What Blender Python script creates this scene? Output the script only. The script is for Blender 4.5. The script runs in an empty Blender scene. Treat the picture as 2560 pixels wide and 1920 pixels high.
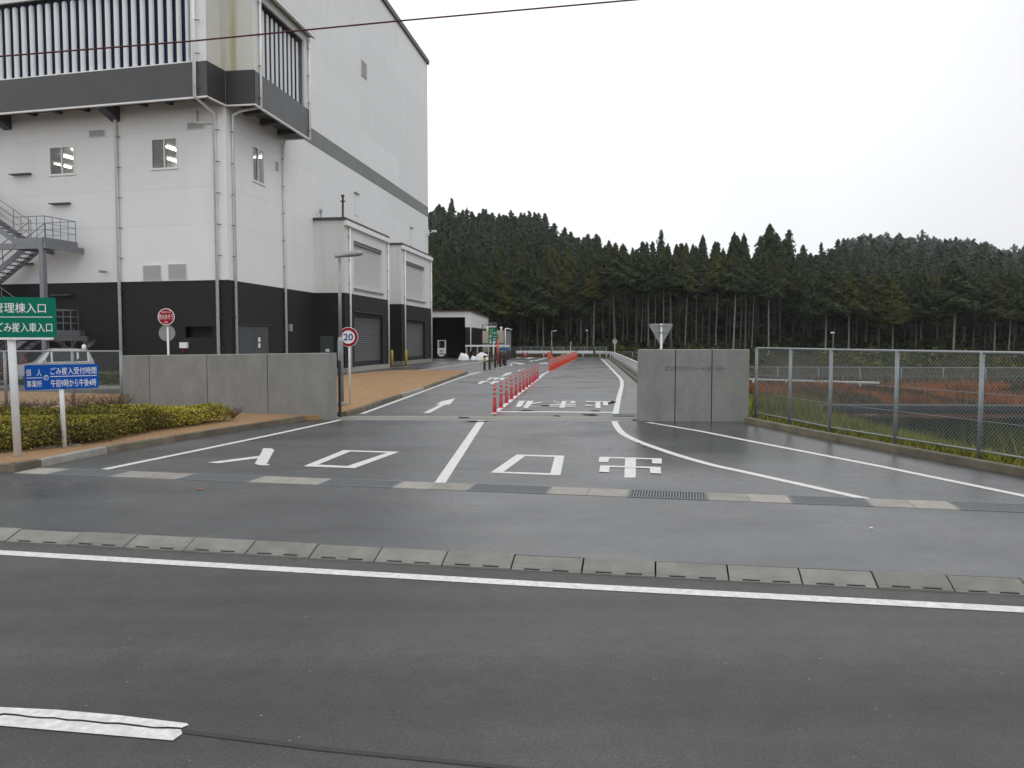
import bpy, math, random
import numpy as np
from mathutils import Vector, Matrix

random.seed(7)
rng = np.random.default_rng(7)
SC = bpy.context.scene
COL = SC.collection
PI = math.pi

# ------------------------------------------------------------------ camera
CAM_H, FOCAL, PITCH = 2.1, 2000.0, math.atan(110 / 2000)
cam = bpy.data.cameras.new("camera")
cam.sensor_width = 36.0
cam.lens = 36.0 * FOCAL / 2560.0
cam.clip_start, cam.clip_end = 0.1, 3000
cam_o = bpy.data.objects.new("camera", cam)
COL.objects.link(cam_o)
cam_o.location = (0, 0, CAM_H)
cam_o.rotation_euler = (PI / 2 - PITCH, 0, 0)
SC.camera = cam_o

# ------------------------------------------------------------------ sky, sun, exposure
SUN_EL, SUN_AZ = math.radians(52), math.radians(128)
w = bpy.data.worlds.new("World")
SC.world = w
w.use_nodes = True
nt = w.node_tree
nt.nodes.clear()
out = nt.nodes.new("ShaderNodeOutputWorld")
bg = nt.nodes.new("ShaderNodeBackground")
bg.inputs["Strength"].default_value = 0.1
sky = nt.nodes.new("ShaderNodeTexSky")
sky.sky_type = 'NISHITA'
sky.sun_disc = False
sky.sun_elevation = SUN_EL
sky.sun_rotation = SUN_AZ
tc = nt.nodes.new("ShaderNodeTexCoord")
cl = nt.nodes.new("ShaderNodeTexNoise")
cl.inputs["Scale"].default_value = 0.9
cl.inputs["Detail"].default_value = 3
nt.links.new(tc.outputs["Generated"], cl.inputs["Vector"])
rp = nt.nodes.new("ShaderNodeValToRGB")          # soft grey variation of the cloud deck
rp.color_ramp.elements[0].position = 0.30
rp.color_ramp.elements[0].color = (7.7, 7.75, 7.95, 1)
rp.color_ramp.elements[1].position = 0.66
rp.color_ramp.elements[1].color = (12.8, 12.85, 13.0, 1)
sx_ = nt.nodes.new("ShaderNodeSeparateXYZ")         # the deck is thicker and greyer towards the right
nt.links.new(tc.outputs["Generated"], sx_.inputs[0])
ma = nt.nodes.new("ShaderNodeMath")
ma.operation = 'MULTIPLY_ADD'
ma.inputs[1].default_value = -0.36
nt.links.new(sx_.outputs["X"], ma.inputs[0])
nt.links.new(cl.outputs["Fac"], ma.inputs[2])
nt.links.new(ma.outputs[0], rp.inputs["Fac"])
mx = nt.nodes.new("ShaderNodeMixRGB")
mx.inputs["Fac"].default_value = 0.93            # overcast: cloud hides nearly all of the clear sky
nt.links.new(sky.outputs["Color"], mx.inputs["Color1"])
nt.links.new(rp.outputs["Color"], mx.inputs["Color2"])
nt.links.new(mx.outputs["Color"], bg.inputs["Color"])
nt.links.new(bg.outputs["Background"], out.inputs["Surface"])

sun = bpy.data.lights.new("sun", 'SUN')
sun.energy = 0.7
sun.angle = math.radians(25)
sun.color = (1.0, 0.985, 0.965)
sun_o = bpy.data.objects.new("sun", sun)
COL.objects.link(sun_o)
sd_ = Vector((math.sin(SUN_AZ) * math.cos(SUN_EL), math.cos(SUN_AZ) * math.cos(SUN_EL), math.sin(SUN_EL)))
sun_o.rotation_euler = sd_.to_track_quat('Z', 'Y').to_euler()
sun_o.location = (0, 0, 60)

SC.view_settings.view_transform = 'Standard'
SC.view_settings.look = 'None'
SC.view_settings.exposure = 0.06
SC.view_settings.gamma = 1.0
SC.view_settings.use_curve_mapping = False
SC.cycles.max_bounces = 8
SC.cycles.transparent_max_bounces = 12

# ------------------------------------------------------------------ materials
def mat(name, col, rough=0.6, metal=0.0, var=0.0, vscale=3.0, stretch=(1, 1, 1), bump=0.0, bscale=40.0,
        rvar=0.0, rscale=0.4, spec=0.5, col2=None, emit=None, objvar=0.0):
    m = bpy.data.materials.new(name)
    m.use_nodes = True
    n = m.node_tree.nodes
    L = m.node_tree.links
    b = n["Principled BSDF"]
    b.inputs["Base Color"].default_value = (*col, 1)
    b.inputs["Roughness"].default_value = rough
    b.inputs["Metallic"].default_value = metal
    b.inputs["Specular IOR Level"].default_value = spec
    if emit:
        b.inputs["Emission Color"].default_value = (*emit[:3], 1)
        b.inputs["Emission Strength"].default_value = emit[3]
    if var or bump or rvar:
        t = n.new("ShaderNodeTexCoord")
        mp = n.new("ShaderNodeMapping")
        mp.inputs["Scale"].default_value = stretch
        L.new(t.outputs["Object"], mp.inputs["Vector"])
    if var:
        no = n.new("ShaderNodeTexNoise")
        no.inputs["Scale"].default_value = vscale
        no.inputs["Detail"].default_value = 6
        no.inputs["Roughness"].default_value = 0.65
        L.new(mp.outputs["Vector"], no.inputs["Vector"])
        cr = n.new("ShaderNodeValToRGB")
        c2 = col2 or tuple(min(1, c * (1 + var)) for c in col)
        c1 = col if col2 else tuple(c * (1 - var) for c in col)
        cr.color_ramp.elements[0].position = 0.33
        cr.color_ramp.elements[1].position = 0.67
        cr.color_ramp.elements[0].color = (*c1, 1)
        cr.color_ramp.elements[1].color = (*c2, 1)
        L.new(no.outputs["Fac"], cr.inputs["Fac"])
        L.new(cr.outputs["Color"], b.inputs["Base Color"])
    if bump:
        nb = n.new("ShaderNodeTexNoise")
        nb.inputs["Scale"].default_value = bscale
        nb.inputs["Detail"].default_value = 4
        L.new(mp.outputs["Vector"], nb.inputs["Vector"])
        bp = n.new("ShaderNodeBump")
        bp.inputs["Strength"].default_value = bump
        bp.inputs["Distance"].default_value = 0.01
        L.new(nb.outputs["Fac"], bp.inputs["Height"])
        L.new(bp.outputs["Normal"], b.inputs["Normal"])
    if rvar:
        nr = n.new("ShaderNodeTexNoise")
        nr.inputs["Scale"].default_value = rscale
        nr.inputs["Detail"].default_value = 4
        L.new(mp.outputs["Vector"], nr.inputs["Vector"])
        mr = n.new("ShaderNodeMapRange")
        mr.inputs["From Min"].default_value = 0.35
        mr.inputs["From Max"].default_value = 0.65
        mr.inputs["To Min"].default_value = rough - rvar
        mr.inputs["To Max"].default_value = rough + rvar
        L.new(nr.outputs["Fac"], mr.inputs["Value"])
        L.new(mr.outputs["Result"], b.inputs["Roughness"])
    return m

def asphalt(name, c_lo, c_hi, r_lo, r_hi, speck, spec=0.5, band=(0.5, 0.8), soaked=None):
    m = bpy.data.materials.new(name)
    m.use_nodes = True
    n = m.node_tree.nodes
    L = m.node_tree.links
    b = n["Principled BSDF"]
    b.inputs["Specular IOR Level"].default_value = spec
    t = n.new("ShaderNodeTexCoord")
    mpt = n.new("ShaderNodeMapping")              # wear and damp lie in bands along the carriageway
    mpt.inputs["Rotation"].default_value = (0, 0, 0.19)
    mpt.inputs["Scale"].default_value = (*band, 1.0)
    L.new(t.outputs["Object"], mpt.inputs["Vector"])
    def noise(scale, detail, rough, src):
        x = n.new("ShaderNodeTexNoise")
        x.inputs["Scale"].default_value = scale
        x.inputs["Detail"].default_value = detail
        x.inputs["Roughness"].default_value = rough
        L.new(src, x.inputs["Vector"])
        return x.outputs["Fac"]
    def rng_(src, f0, f1, t0, t1):
        x = n.new("ShaderNodeMapRange")
        for k_, v_ in zip(("From Min", "From Max", "To Min", "To Max"), (f0, f1, t0, t1)):
            x.inputs[k_].default_value = v_
        L.new(src, x.inputs["Value"])
        return x.outputs["Result"]
    def mul(p, q_):
        x = n.new("ShaderNodeMath")
        x.operation = 'MULTIPLY'
        L.new(p, x.inputs[0])
        L.new(q_, x.inputs[1])
        return x.outputs[0]
    obj_ = t.outputs["Object"]
    big = noise(0.8, 5, .55, mpt.outputs["Vector"])
    fine = noise(60, 3, .8, obj_)
    grain = mul(mul(rng_(fine, .36, .64, .62, 1.38), rng_(noise(5.0, 4, .6, obj_), .35, .65, .88, 1.12)), rng_(noise(.35, 3, .5, obj_), .35, .65, .88, 1.12))
    cr = n.new("ShaderNodeValToRGB")
    cr.color_ramp.elements[0].position = 0.34
    cr.color_ramp.elements[1].position = 0.66
    cr.color_ramp.elements[0].color = (*c_lo, 1)
    cr.color_ramp.elements[1].color = (*c_hi, 1)
    L.new(big, cr.inputs["Fac"])
    vm = n.new("ShaderNodeVectorMath")
    vm.operation = 'SCALE'
    L.new(cr.outputs["Color"], vm.inputs[0])
    L.new(grain, vm.inputs["Scale"])
    vo = n.new("ShaderNodeTexVoronoi")             # pale aggregate showing through
    vo.inputs["Scale"].default_value = 24
    L.new(obj_, vo.inputs["Vector"])
    mg = n.new("ShaderNodeMath")
    mg.operation = 'GREATER_THAN'
    mg.inputs[1].default_value = 1 - speck
    L.new(vo.outputs["Color"], mg.inputs[0])
    sp = mul(rng_(vo.outputs["Distance"], .22, .10, 0, 1), mg.outputs[0])
    mix = n.new("ShaderNodeMixRGB")
    mix.inputs["Color2"].default_value = (0.24, 0.24, 0.235, 1)
    L.new(sp, mix.inputs["Fac"])
    L.new(vm.outputs["Vector"], mix.inputs["Color1"])
    L.new(mix.outputs["Color"], b.inputs["Base Color"])
    rough = rng_(noise(0.6, 5, .6, mpt.outputs["Vector"]), .36, .64, r_lo, r_hi)
    if soaked:                                     # a low spot where rain water still stands in the surface
        cx_, cy_, rx_, ry_, f_ = soaked
        m2 = n.new("ShaderNodeMapping")
        m2.inputs["Location"].default_value = (-cx_ / rx_, -cy_ / ry_, 0)
        m2.inputs["Scale"].default_value = (1 / rx_, 1 / ry_, 0)
        L.new(obj_, m2.inputs["Vector"])
        ln = n.new("ShaderNodeVectorMath")
        ln.operation = 'LENGTH'
        L.new(m2.outputs["Vector"], ln.inputs[0])
        ad = n.new("ShaderNodeMath")
        ad.operation = 'MULTIPLY_ADD'
        ad.inputs[1].default_value = 1.1
        L.new(noise(0.7, 4, .6, obj_), ad.inputs[0])
        L.new(ln.outputs["Value"], ad.inputs[2])
        rough = mul(rough, rng_(ad.outputs[0], 1.0, 1.75, f_, 1.0))
    L.new(rough, b.inputs["Roughness"])
    bp = n.new("ShaderNodeBump")
    bp.inputs["Strength"].default_value = 0.5
    bp.inputs["Distance"].default_value = 0.004
    L.new(fine, bp.inputs["Height"])
    L.new(bp.outputs["Normal"], b.inputs["Normal"])
    return m

def leafmat(name, dark, light, alt=None, altamt=0.0):
    m = bpy.data.materials.new(name)
    m.use_nodes = True
    n = m.node_tree.nodes
    L = m.node_tree.links
    b = n["Principled BSDF"]
    b.inputs["Roughness"].default_value = 0.6
    b.inputs["Specular IOR Level"].default_value = 0.12
    at = n.new("ShaderNodeAttribute")
    at.attribute_name = "tint"
    cr = n.new("ShaderNodeValToRGB")
    cr.color_ramp.elements[0].color = (*dark, 1)
    cr.color_ramp.elements[1].color = (*light, 1)
    L.new(at.outputs["Fac"], cr.inputs["Fac"])
    src = cr.outputs["Color"]
    if alt:
        oi = n.new("ShaderNodeObjectInfo")
        rr = n.new("ShaderNodeValToRGB")
        rr.color_ramp.elements[0].position = 0.5
        rr.color_ramp.elements[0].color = (0, 0, 0, 1)
        rr.color_ramp.elements[1].position = 1.0
        rr.color_ramp.elements[1].color = (altamt, altamt, altamt, 1)
        L.new(oi.outputs["Random"], rr.inputs["Fac"])
        c2 = n.new("ShaderNodeValToRGB")
        c2.color_ramp.elements[0].color = (*[c * 0.5 for c in alt], 1)
        c2.color_ramp.elements[1].color = (*alt, 1)
        L.new(at.outputs["Fac"], c2.inputs["Fac"])
        mx_ = n.new("ShaderNodeMixRGB")
        L.new(rr.outputs["Color"], mx_.inputs["Fac"])
        L.new(src, mx_.inputs["Color1"])
        L.new(c2.outputs["Color"], mx_.inputs["Color2"])
        src = mx_.outputs["Color"]
    L.new(src, b.inputs["Base Color"])
    return m

def stained(name, base, stain, scale, lo, hi):
    m = mat(name, base, 0.55)
    n = m.node_tree.nodes
    L = m.node_tree.links
    b = n["Principled BSDF"]
    t = n.new("ShaderNodeTexCoord")
    mp = n.new("ShaderNodeMapping")
    mp.inputs["Scale"].default_value = (1, 1, 0.06)
    no = n.new("ShaderNodeTexNoise")
    no.inputs["Scale"].default_value = scale
    no.inputs["Detail"].default_value = 5
    L.new(t.outputs["Object"], mp.inputs["Vector"])
    L.new(mp.outputs["Vector"], no.inputs["Vector"])
    cr = n.new("ShaderNodeValToRGB")
    cr.color_ramp.elements[0].position = lo
    cr.color_ramp.elements[0].color = (*base, 1)
    cr.color_ramp.elements[1].position = hi
    cr.color_ramp.elements[1].color = (*stain, 1)
    L.new(no.outputs["Fac"], cr.inputs["Fac"])
    L.new(cr.outputs["Color"], b.inputs["Base Color"])
    return m

def glassmat():
    m = bpy.data.materials.new("window_glass")
    m.use_nodes = True
    n = m.node_tree.nodes
    L = m.node_tree.links
    n.clear()
    o = n.new("ShaderNodeOutputMaterial")
    tr = n.new("ShaderNodeBsdfTransparent")
    tr.inputs["Color"].default_value = (0.8, 0.82, 0.82, 1)
    gl = n.new("ShaderNodeBsdfGlossy")
    gl.inputs["Roughness"].default_value = 0.03
    lw_ = n.new("ShaderNodeLayerWeight")
    pw = n.new("ShaderNodeMath")
    pw.operation = 'POWER'
    pw.inputs[1].default_value = 4.0
    L.new(lw_.outputs["Facing"], pw.inputs[0])
    fr = n.new("ShaderNodeMath")
    fr.operation = 'MULTIPLY_ADD'
    fr.inputs[1].default_value = 0.6
    fr.inputs[2].default_value = 0.05
    L.new(pw.outputs[0], fr.inputs[0])
    mx_ = n.new("ShaderNodeMixShader")
    L.new(fr.outputs[0], mx_.inputs[0])
    L.new(tr.outputs[0], mx_.inputs[1])
    L.new(gl.outputs[0], mx_.inputs[2])
    L.new(mx_.outputs[0], o.inputs["Surface"])
    return m

ASPH_ROAD = asphalt("asphalt_road", (0.037, 0.037, 0.037), (0.062, 0.062, 0.061), 0.48, 0.66, 0.11, .5, (0.05, 0.9))
ASPH_WET = asphalt("asphalt_wet", (0.040, 0.042, 0.044), (0.078, 0.081, 0.084), 0.24, 0.42, 0.02, .8, (0.5, 0.7), (5.2, 17.0, 4.6, 5.2, .42))
PAINT = mat("road_paint", (0.50, 0.50, 0.49), 0.5, var=0.10, vscale=16, col2=(0.76, 0.76, 0.74), bump=0.3, bscale=90)
CONC = mat("concrete_wall", (0.215, 0.218, 0.205), 0.8, var=0.13, vscale=2.6, stretch=(1, 1, .55), bump=0.12, bscale=30)
CONC_L = mat("concrete_light", (0.29, 0.275, 0.245), 0.75, var=0.14, vscale=3.5, bump=0.15, bscale=60)
CONC_K = mat("concrete_kerb", (0.135, 0.118, 0.082), 0.8, var=0.32, vscale=2.2, bump=0.2, bscale=50)
CONC_KL = mat("concrete_kerb_pale", (0.265, 0.255, 0.23), 0.8, var=0.2, vscale=4)
CONC_B = mat("concrete_block", (0.20, 0.196, 0.178), 0.78, var=0.18, vscale=3, bump=0.2, bscale=70)
DARKGAP = mat("joint_dark", (0.012, 0.012, 0.012), 0.9)
WALL_W = mat("white_panel", (0.73, 0.74, 0.742), 0.5, var=0.025, vscale=1.2, stretch=(1, 1, 0.15))
WALL_W2 = stained("white_panel_streaked", (0.67, 0.675, 0.67), (0.58, 0.58, 0.565), 3.2, 0.45, 0.86)
WALL_Y = stained("white_panel_algae", (0.58, 0.58, 0.53), (0.32, 0.29, 0.07), 1.3, 0.50, 0.74)
WALL_D = mat("charcoal_panel", (0.0125, 0.0125, 0.013), 0.6, var=0.1, vscale=1.0, spec=0.3)
FASCIA = mat("fascia_grey", (0.055, 0.057, 0.060), 0.5, var=0.08, vscale=0.8)
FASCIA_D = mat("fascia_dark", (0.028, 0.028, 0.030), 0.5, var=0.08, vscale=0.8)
BAND = mat("band_grey", (0.135, 0.145, 0.145), 0.5, var=0.10, vscale=0.9)
NAVY = mat("louvre_navy", (0.010, 0.022, 0.085), 0.5)
FIN = mat("fin_white", (0.66, 0.69, 0.70), 0.45)
PIPE = mat("pipe_white", (0.78, 0.775, 0.76), 0.45, var=0.08, vscale=4)
STEELD = mat("steel_dark", (0.05, 0.05, 0.055), 0.5)
SOFFIT = mat("soffit_grey", (0.085, 0.080, 0.076), 0.7)
GALV = mat("galvanised", (0.28, 0.30, 0.31), 0.42, metal=0.35, var=0.12, vscale=8)
GALV_D = mat("galvanised_dark", (0.23, 0.26, 0.27), 0.5, metal=0.3, var=0.15, vscale=6)
STAIR = mat("stair_steel", (0.20, 0.21, 0.23), 0.5, metal=0.3, var=0.1, vscale=5)
SHUT_W = mat("shutter_white", (0.60, 0.60, 0.59), 0.5)
SHUT_D = mat("shutter_grey", (0.075, 0.082, 0.086), 0.5)
DOOR_D = mat("door_grey", (0.060, 0.068, 0.073), 0.45)
VENT = mat("vent_grey", (0.36, 0.36, 0.35), 0.6)
FRAME_W = mat("frame_white", (0.74, 0.75, 0.75), 0.4)
GLASS = glassmat()
ROOM = mat("room_wall", (0.62, 0.60, 0.55), 0.9)
ROOM_D = mat("window_screen", (0.13, 0.13, 0.13), 0.8)
TUBE = mat("tube_light", (0.9, 0.9, 0.9), 0.5, emit=(1, 0.98, 0.95, 16.0))
BLACK = mat("black", (0.008, 0.008, 0.008), 0.8)
SIGN_G = mat("sign_green", (0.000, 0.155, 0.098), 0.5, spec=0.15)
SIGN_B = mat("sign_blue", (0.000, 0.080, 0.40), 0.5, spec=0.15)
SIGN_R = mat("sign_red", (0.30, 0.004, 0.022), 0.5, spec=0.15)
SIGN_W = mat("sign_white", (0.78, 0.78, 0.78), 0.4)
SIGN_NAVY = mat("sign_navy", (0.008, 0.04, 0.22), 0.4)
SIGN_Y = mat("sign_yellow", (0.40, 0.42, 0.06), 0.5)
SIGN_BACK = mat("sign_back", (0.27, 0.28, 0.28), 0.5, metal=0.2, var=0.08, vscale=5)
POST_W = mat("post_white", (0.68, 0.69, 0.70), 0.4, var=0.05, vscale=5)
RED = mat("delineator_red", (0.56, 0.055, 0.07), 0.5)
RED_O = mat("delineator_orange", (0.70, 0.075, 0.04), 0.5)
SILVER = mat("reflective_band", (0.33, 0.33, 0.32), 0.4)
CONE_R = mat("cone_red", (0.42, 0.02, 0.05), 0.5)
YELLOW = mat("bollard_yellow", (0.52, 0.36, 0.05), 0.5)
LAWN = mat("dead_lawn", (0.295, 0.172, 0.078), 0.95, var=0.3, vscale=0.8, col2=(0.345, 0.212, 0.10), bump=0.3, bscale=60)
MULCH = mat("dead_lawn_dark", (0.255, 0.150, 0.070), 0.95, var=0.3, vscale=0.9, col2=(0.315, 0.195, 0.10), bump=0.3, bscale=60)
SOIL = mat("forest_soil", (0.045, 0.037, 0.026), 0.95, var=0.4, vscale=0.6, col2=(0.075, 0.068, 0.035), bump=0.8, bscale=6)
WATER = mat("pond_water", (0.012, 0.014, 0.013), 0.04, bump=0.05, bscale=2.2, stretch=(1, 0.4, 1))
PUDDLE = mat("puddle", (0.014, 0.014, 0.014), 0.02)
BARK = mat("bark", (0.09, 0.08, 0.068), 0.9, var=0.35, vscale=3, stretch=(3, 3, 0.4))
BARK_P = mat("bark_pale", (0.20, 0.192, 0.175), 0.9, var=0.35, vscale=3, stretch=(3, 3, 0.4))
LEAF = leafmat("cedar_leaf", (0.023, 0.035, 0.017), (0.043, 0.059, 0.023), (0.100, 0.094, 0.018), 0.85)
LEAF_FAR = leafmat("forest_leaf", (0.026, 0.041, 0.024), (0.046, 0.068, 0.033))
LEAF_HILL_HAZE = leafmat("hazed_pine_leaf", (0.058, 0.080, 0.070), (0.088, 0.116, 0.096))  # distance haze is painted into this paler, bluish green
LEAF_B = leafmat("bush_leaf", (0.020, 0.032, 0.010), (0.10, 0.105, 0.018), (0.16, 0.14, 0.012), 0.6)
HEDGE_L = leafmat("hedge_leaf", (0.058, 0.060, 0.011), (0.46, 0.395, 0.055))
HEDGE_G = leafmat("hedge_green", (0.03, 0.05, 0.012), (0.10, 0.13, 0.025))
TWIG = mat("twig", (0.07, 0.05, 0.035), 0.9)
TWIG_R = leafmat("twig_red", (0.09, 0.05, 0.028), (0.27, 0.165, 0.09))
GRASS_G = leafmat("grass_green", (0.07, 0.085, 0.014), (0.29, 0.30, 0.055))
GRASS_R = leafmat("grass_red", (0.060, 0.042, 0.024), (0.34, 0.130, 0.060))
GRASS_D = leafmat("grass_dead", (0.26, 0.14, 0.06), (0.42, 0.255, 0.12))
TARP = mat("tarp_white", (0.75, 0.75, 0.78), 0.45, bump=0.4, bscale=4)
TARP_B = mat("tarp_blue", (0.01, 0.09, 0.28), 0.4, bump=0.4, bscale=4)
BEIGE = mat("tank_beige", (0.42, 0.37, 0.27), 0.5, var=0.07, vscale=2)
BROWN = mat("brown_post", (0.026, 0.014, 0.012), 0.6)
RUST = mat("rust_drum", (0.10, 0.04, 0.025), 0.8, var=0.4, vscale=5)
WIRE = mat("cable_black", (0.085, 0.012, 0.017), 0.6)
CAR_S = mat("car_silver", (0.50, 0.51, 0.53), 0.25, metal=0.6)
CAR_R = mat("car_red", (0.075, 0.006, 0.009), 0.25, metal=0.2)
CAR_G = mat("car_glass", (0.02, 0.025, 0.027), 0.12, spec=0.35)
TYRE = mat("tyre", (0.015, 0.015, 0.015), 0.8)
CHROME = mat("lamp_clear", (0.65, 0.66, 0.68), 0.12, metal=0.5)
AMBER = mat("amber", (0.5, 0.12, 0.02), 0.3)
LEAF_DRY = mat("dry_leaf", (0.45, 0.16, 0.04), 0.8)
MAST = mat("mast", (0.20, 0.20, 0.20), 0.5)

def tone_shift(m, amt):
    """each panel object a touch lighter or darker than its neighbour"""
    n = m.node_tree.nodes
    L = m.node_tree.links
    b = n["Principled BSDF"]
    src = b.inputs["Base Color"].links[0].from_socket
    oi = n.new("ShaderNodeObjectInfo")
    mr = n.new("ShaderNodeMapRange")
    mr.inputs["To Min"].default_value = 1 - amt
    mr.inputs["To Max"].default_value = 1 + amt * .5
    L.new(oi.outputs["Random"], mr.inputs["Value"])
    vm = n.new("ShaderNodeVectorMath")
    vm.operation = 'SCALE'
    L.new(src, vm.inputs[0])
    L.new(mr.outputs["Result"], vm.inputs["Scale"])
    L.new(vm.outputs["Vector"], b.inputs["Base Color"])
for m_, a_ in ((WALL_W, .05), (WALL_D, .18), (CONC_B, .14), (CONC_L, .16), (CONC_K, .25), (CONC, .06)):
    tone_shift(m_, a_)

# ------------------------------------------------------------------ mesh helpers
V = Vector
class MB:
    def __init__(s):
        s.v, s.f = [], []
    def add(s, vs, fs):
        k = len(s.v)
        s.v += [tuple(x) for x in vs]
        s.f += [tuple(i + k for i in f) for f in fs]
        return s
    def ext(s, poly, vec):                       # polygon extruded along a vector
        n = len(poly)
        a = [V(p) for p in poly]
        vec = V(vec)
        b = [p + vec for p in a]
        nrm = V((0, 0, 0))
        for i in range(n):
            nrm += a[i].cross(a[(i + 1) % n])
        fl_ = nrm.dot(vec) > 0
        f1, f2 = list(range(n)), list(range(n, 2 * n))
        fs = [f1[::-1] if fl_ else f1, f2 if fl_ else f2[::-1]]
        for i in range(n):
            j = (i + 1) % n
            q = (i, j, j + n, i + n)
            fs.append(q if fl_ else q[::-1])
        return s.add(a + b, fs)
    def prism(s, fp, z0, z1):
        return s.ext([(p[0], p[1], z0) for p in fp], (0, 0, z1 - z0))
    def obox(s, o, x, y, z):                      # box from a corner and three edge vectors
        o, x, y, z = V(o), V(x), V(y), V(z)
        return s.ext([o, o + x, o + x + y, o + y], z)
    def box(s, c, d, rz=0.0):
        x = V((math.cos(rz), math.sin(rz), 0)) * d[0]
        y = V((-math.sin(rz), math.cos(rz), 0)) * d[1]
        return s.obox(V(c) - x / 2 - y / 2 - V((0, 0, d[2] / 2)), x, y, (0, 0, d[2]))
    def bar(s, p0, p1, wd, ht, up=(0, 0, 1)):     # rectangular bar between two points
        p0, p1 = V(p0), V(p1)
        d = (p1 - p0)
        u = V(up)
        sx = d.cross(u)
        if sx.length < 1e-6:
            sx = d.cross(V((1, 0, 0)))
        sx.normalize()
        uy = sx.cross(d).normalized()
        return s.obox(p0 - sx * wd / 2 - uy * ht / 2, sx * wd, uy * ht, d)
    def tube(s, pts, rad, n=8, caps=True):
        pts = [V(p) for p in pts]
        if not hasattr(rad, '__len__'):
            rad = [rad] * len(pts)
        vs, fs = [], []
        a = None
        for i, p in enumerate(pts):
            d = V((0, 0, 0))                     # mean of the unit directions on both sides of the joint
            if i > 0:
                d += (p - pts[i - 1]).normalized()
            if i < len(pts) - 1:
                d += (pts[i + 1] - p).normalized()
            d.normalize()
            if a is None:
                a = d.cross(V((0, 0, 1)))
                if a.length < 1e-3:
                    a = V((1, 0, 0))
            else:
                a = a - d * a.dot(d)             # carried along without twisting
            a.normalize()
            b = d.cross(a)
            for k in range(n):
                t = 2 * PI * k / n
                vs.append(p + (a * math.cos(t) + b * math.sin(t)) * rad[i])
        for i in range(len(pts) - 1):
            for k in range(n):
                k2 = (k + 1) % n
                fs.append((i * n + k, i * n + k2, (i + 1) * n + k2, (i + 1) * n + k))
        if caps:
            fs.append(tuple(range(n))[::-1])
            fs.append(tuple((len(pts) - 1) * n + k for k in range(n)))
        return s.add(vs, fs)
    def lathe(s, prof, c=(0, 0, 0), n=12):
        vs, fs = [], []
        for r, z in prof:
            for k in range(n):
                t = 2 * PI * k / n
                vs.append((c[0] + r * math.cos(t), c[1] + r * math.sin(t), c[2] + z))
        for i in range(len(prof) - 1):
            for k in range(n):
                k2 = (k + 1) % n
                fs.append((i * n + k, i * n + k2, (i + 1) * n + k2, (i + 1) * n + k))
        fs.append(tuple(range(n))[::-1])
        fs.append(tuple((len(prof) - 1) * n + k for k in range(n)))
        return s.add(vs, fs)
    def disc(s, c, nrm, r, th, n=24):
        nrm = V(nrm).normalized()
        a = nrm.cross(V((0, 0, 1))).normalized()
        b = a.cross(nrm)
        return s.ext([V(c) + a * r * math.cos(2 * PI * k / n) + b * r * math.sin(2 * PI * k / n) for k in range(n)], nrm * th)
    def poly(s, pts):
        return s.add(pts, [tuple(range(len(pts)))])
    def make(s, name, m, parent=None, smooth=False, **props):
        me = bpy.data.meshes.new(name)
        me.from_pydata(s.v, [], s.f)
        me.materials.append(m)
        if smooth:
            for p in me.polygons:                      # end caps stay flat, so the sides keep true normals
                p.use_smooth = len(p.vertices) <= 4
        me.update()
        return link(name, me, parent, **props)

def link(name, me, parent=None, **props):
    o = bpy.data.objects.new(name, me)
    COL.objects.link(o)
    if parent is not None:
        attach(o, parent)
    for k, v in props.items():
        o[k] = v
    return o

WL = {}
def attach(o, parent):                             # children keep world coordinates
    o.parent = parent
    o.matrix_parent_inverse = Matrix.Translation(-V(WL.get(parent.name, (0, 0, 0))))

def thing(name, label, cat, loc=(0, 0, 0), group=None):
    o = bpy.data.objects.new(name, None)
    o.empty_display_size = 0.2
    COL.objects.link(o)
    o.location = loc
    o["label"], o["category"] = label, cat
    if group:
        o["group"] = group
    WL[o.name] = tuple(loc)
    return o

def tag(o, label, cat, group=None, kind=None):
    o["label"], o["category"] = label, cat
    if group:
        o["group"] = group
    if kind:
        o["kind"] = kind
    return o

def struct(name, parent=None, loc=(0, 0, 0)):
    o = bpy.data.objects.new(name, None)
    COL.objects.link(o)
    o["kind"] = "structure"
    return o

def dup(root, loc, rz=0.0, label=None):
    r = root.copy()
    COL.objects.link(r)
    r.location = loc
    r.rotation_euler = (0, 0, rz)
    if label:
        r["label"] = label
    for ch in root.children:
        c = ch.copy()
        COL.objects.link(c)
        c.parent = r
        for g in ch.children:
            d = g.copy()
            COL.objects.link(d)
            d.parent = c
    return r

def np_mesh(name, v, f, m, tint=None):
    me = bpy.data.meshes.new(name)
    v = np.asarray(v, dtype=np.float32)
    f = np.asarray(f, dtype=np.int32)
    k = f.shape[1]
    me.vertices.add(len(v))
    me.vertices.foreach_set("co", v.ravel())
    me.loops.add(f.size)
    me.loops.foreach_set("vertex_index", f.ravel())
    me.polygons.add(len(f))
    me.polygons.foreach_set("loop_start", np.arange(0, f.size, k, dtype=np.int32))
    me.polygons.foreach_set("loop_total", np.full(len(f), k, dtype=np.int32))
    if tint is not None:
        a = me.attributes.new("tint", 'FLOAT', 'POINT')
        a.data.foreach_set("value", np.asarray(tint, dtype=np.float32))
    me.materials.append(m)
    me.update(calc_edges=True)
    return me

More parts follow.
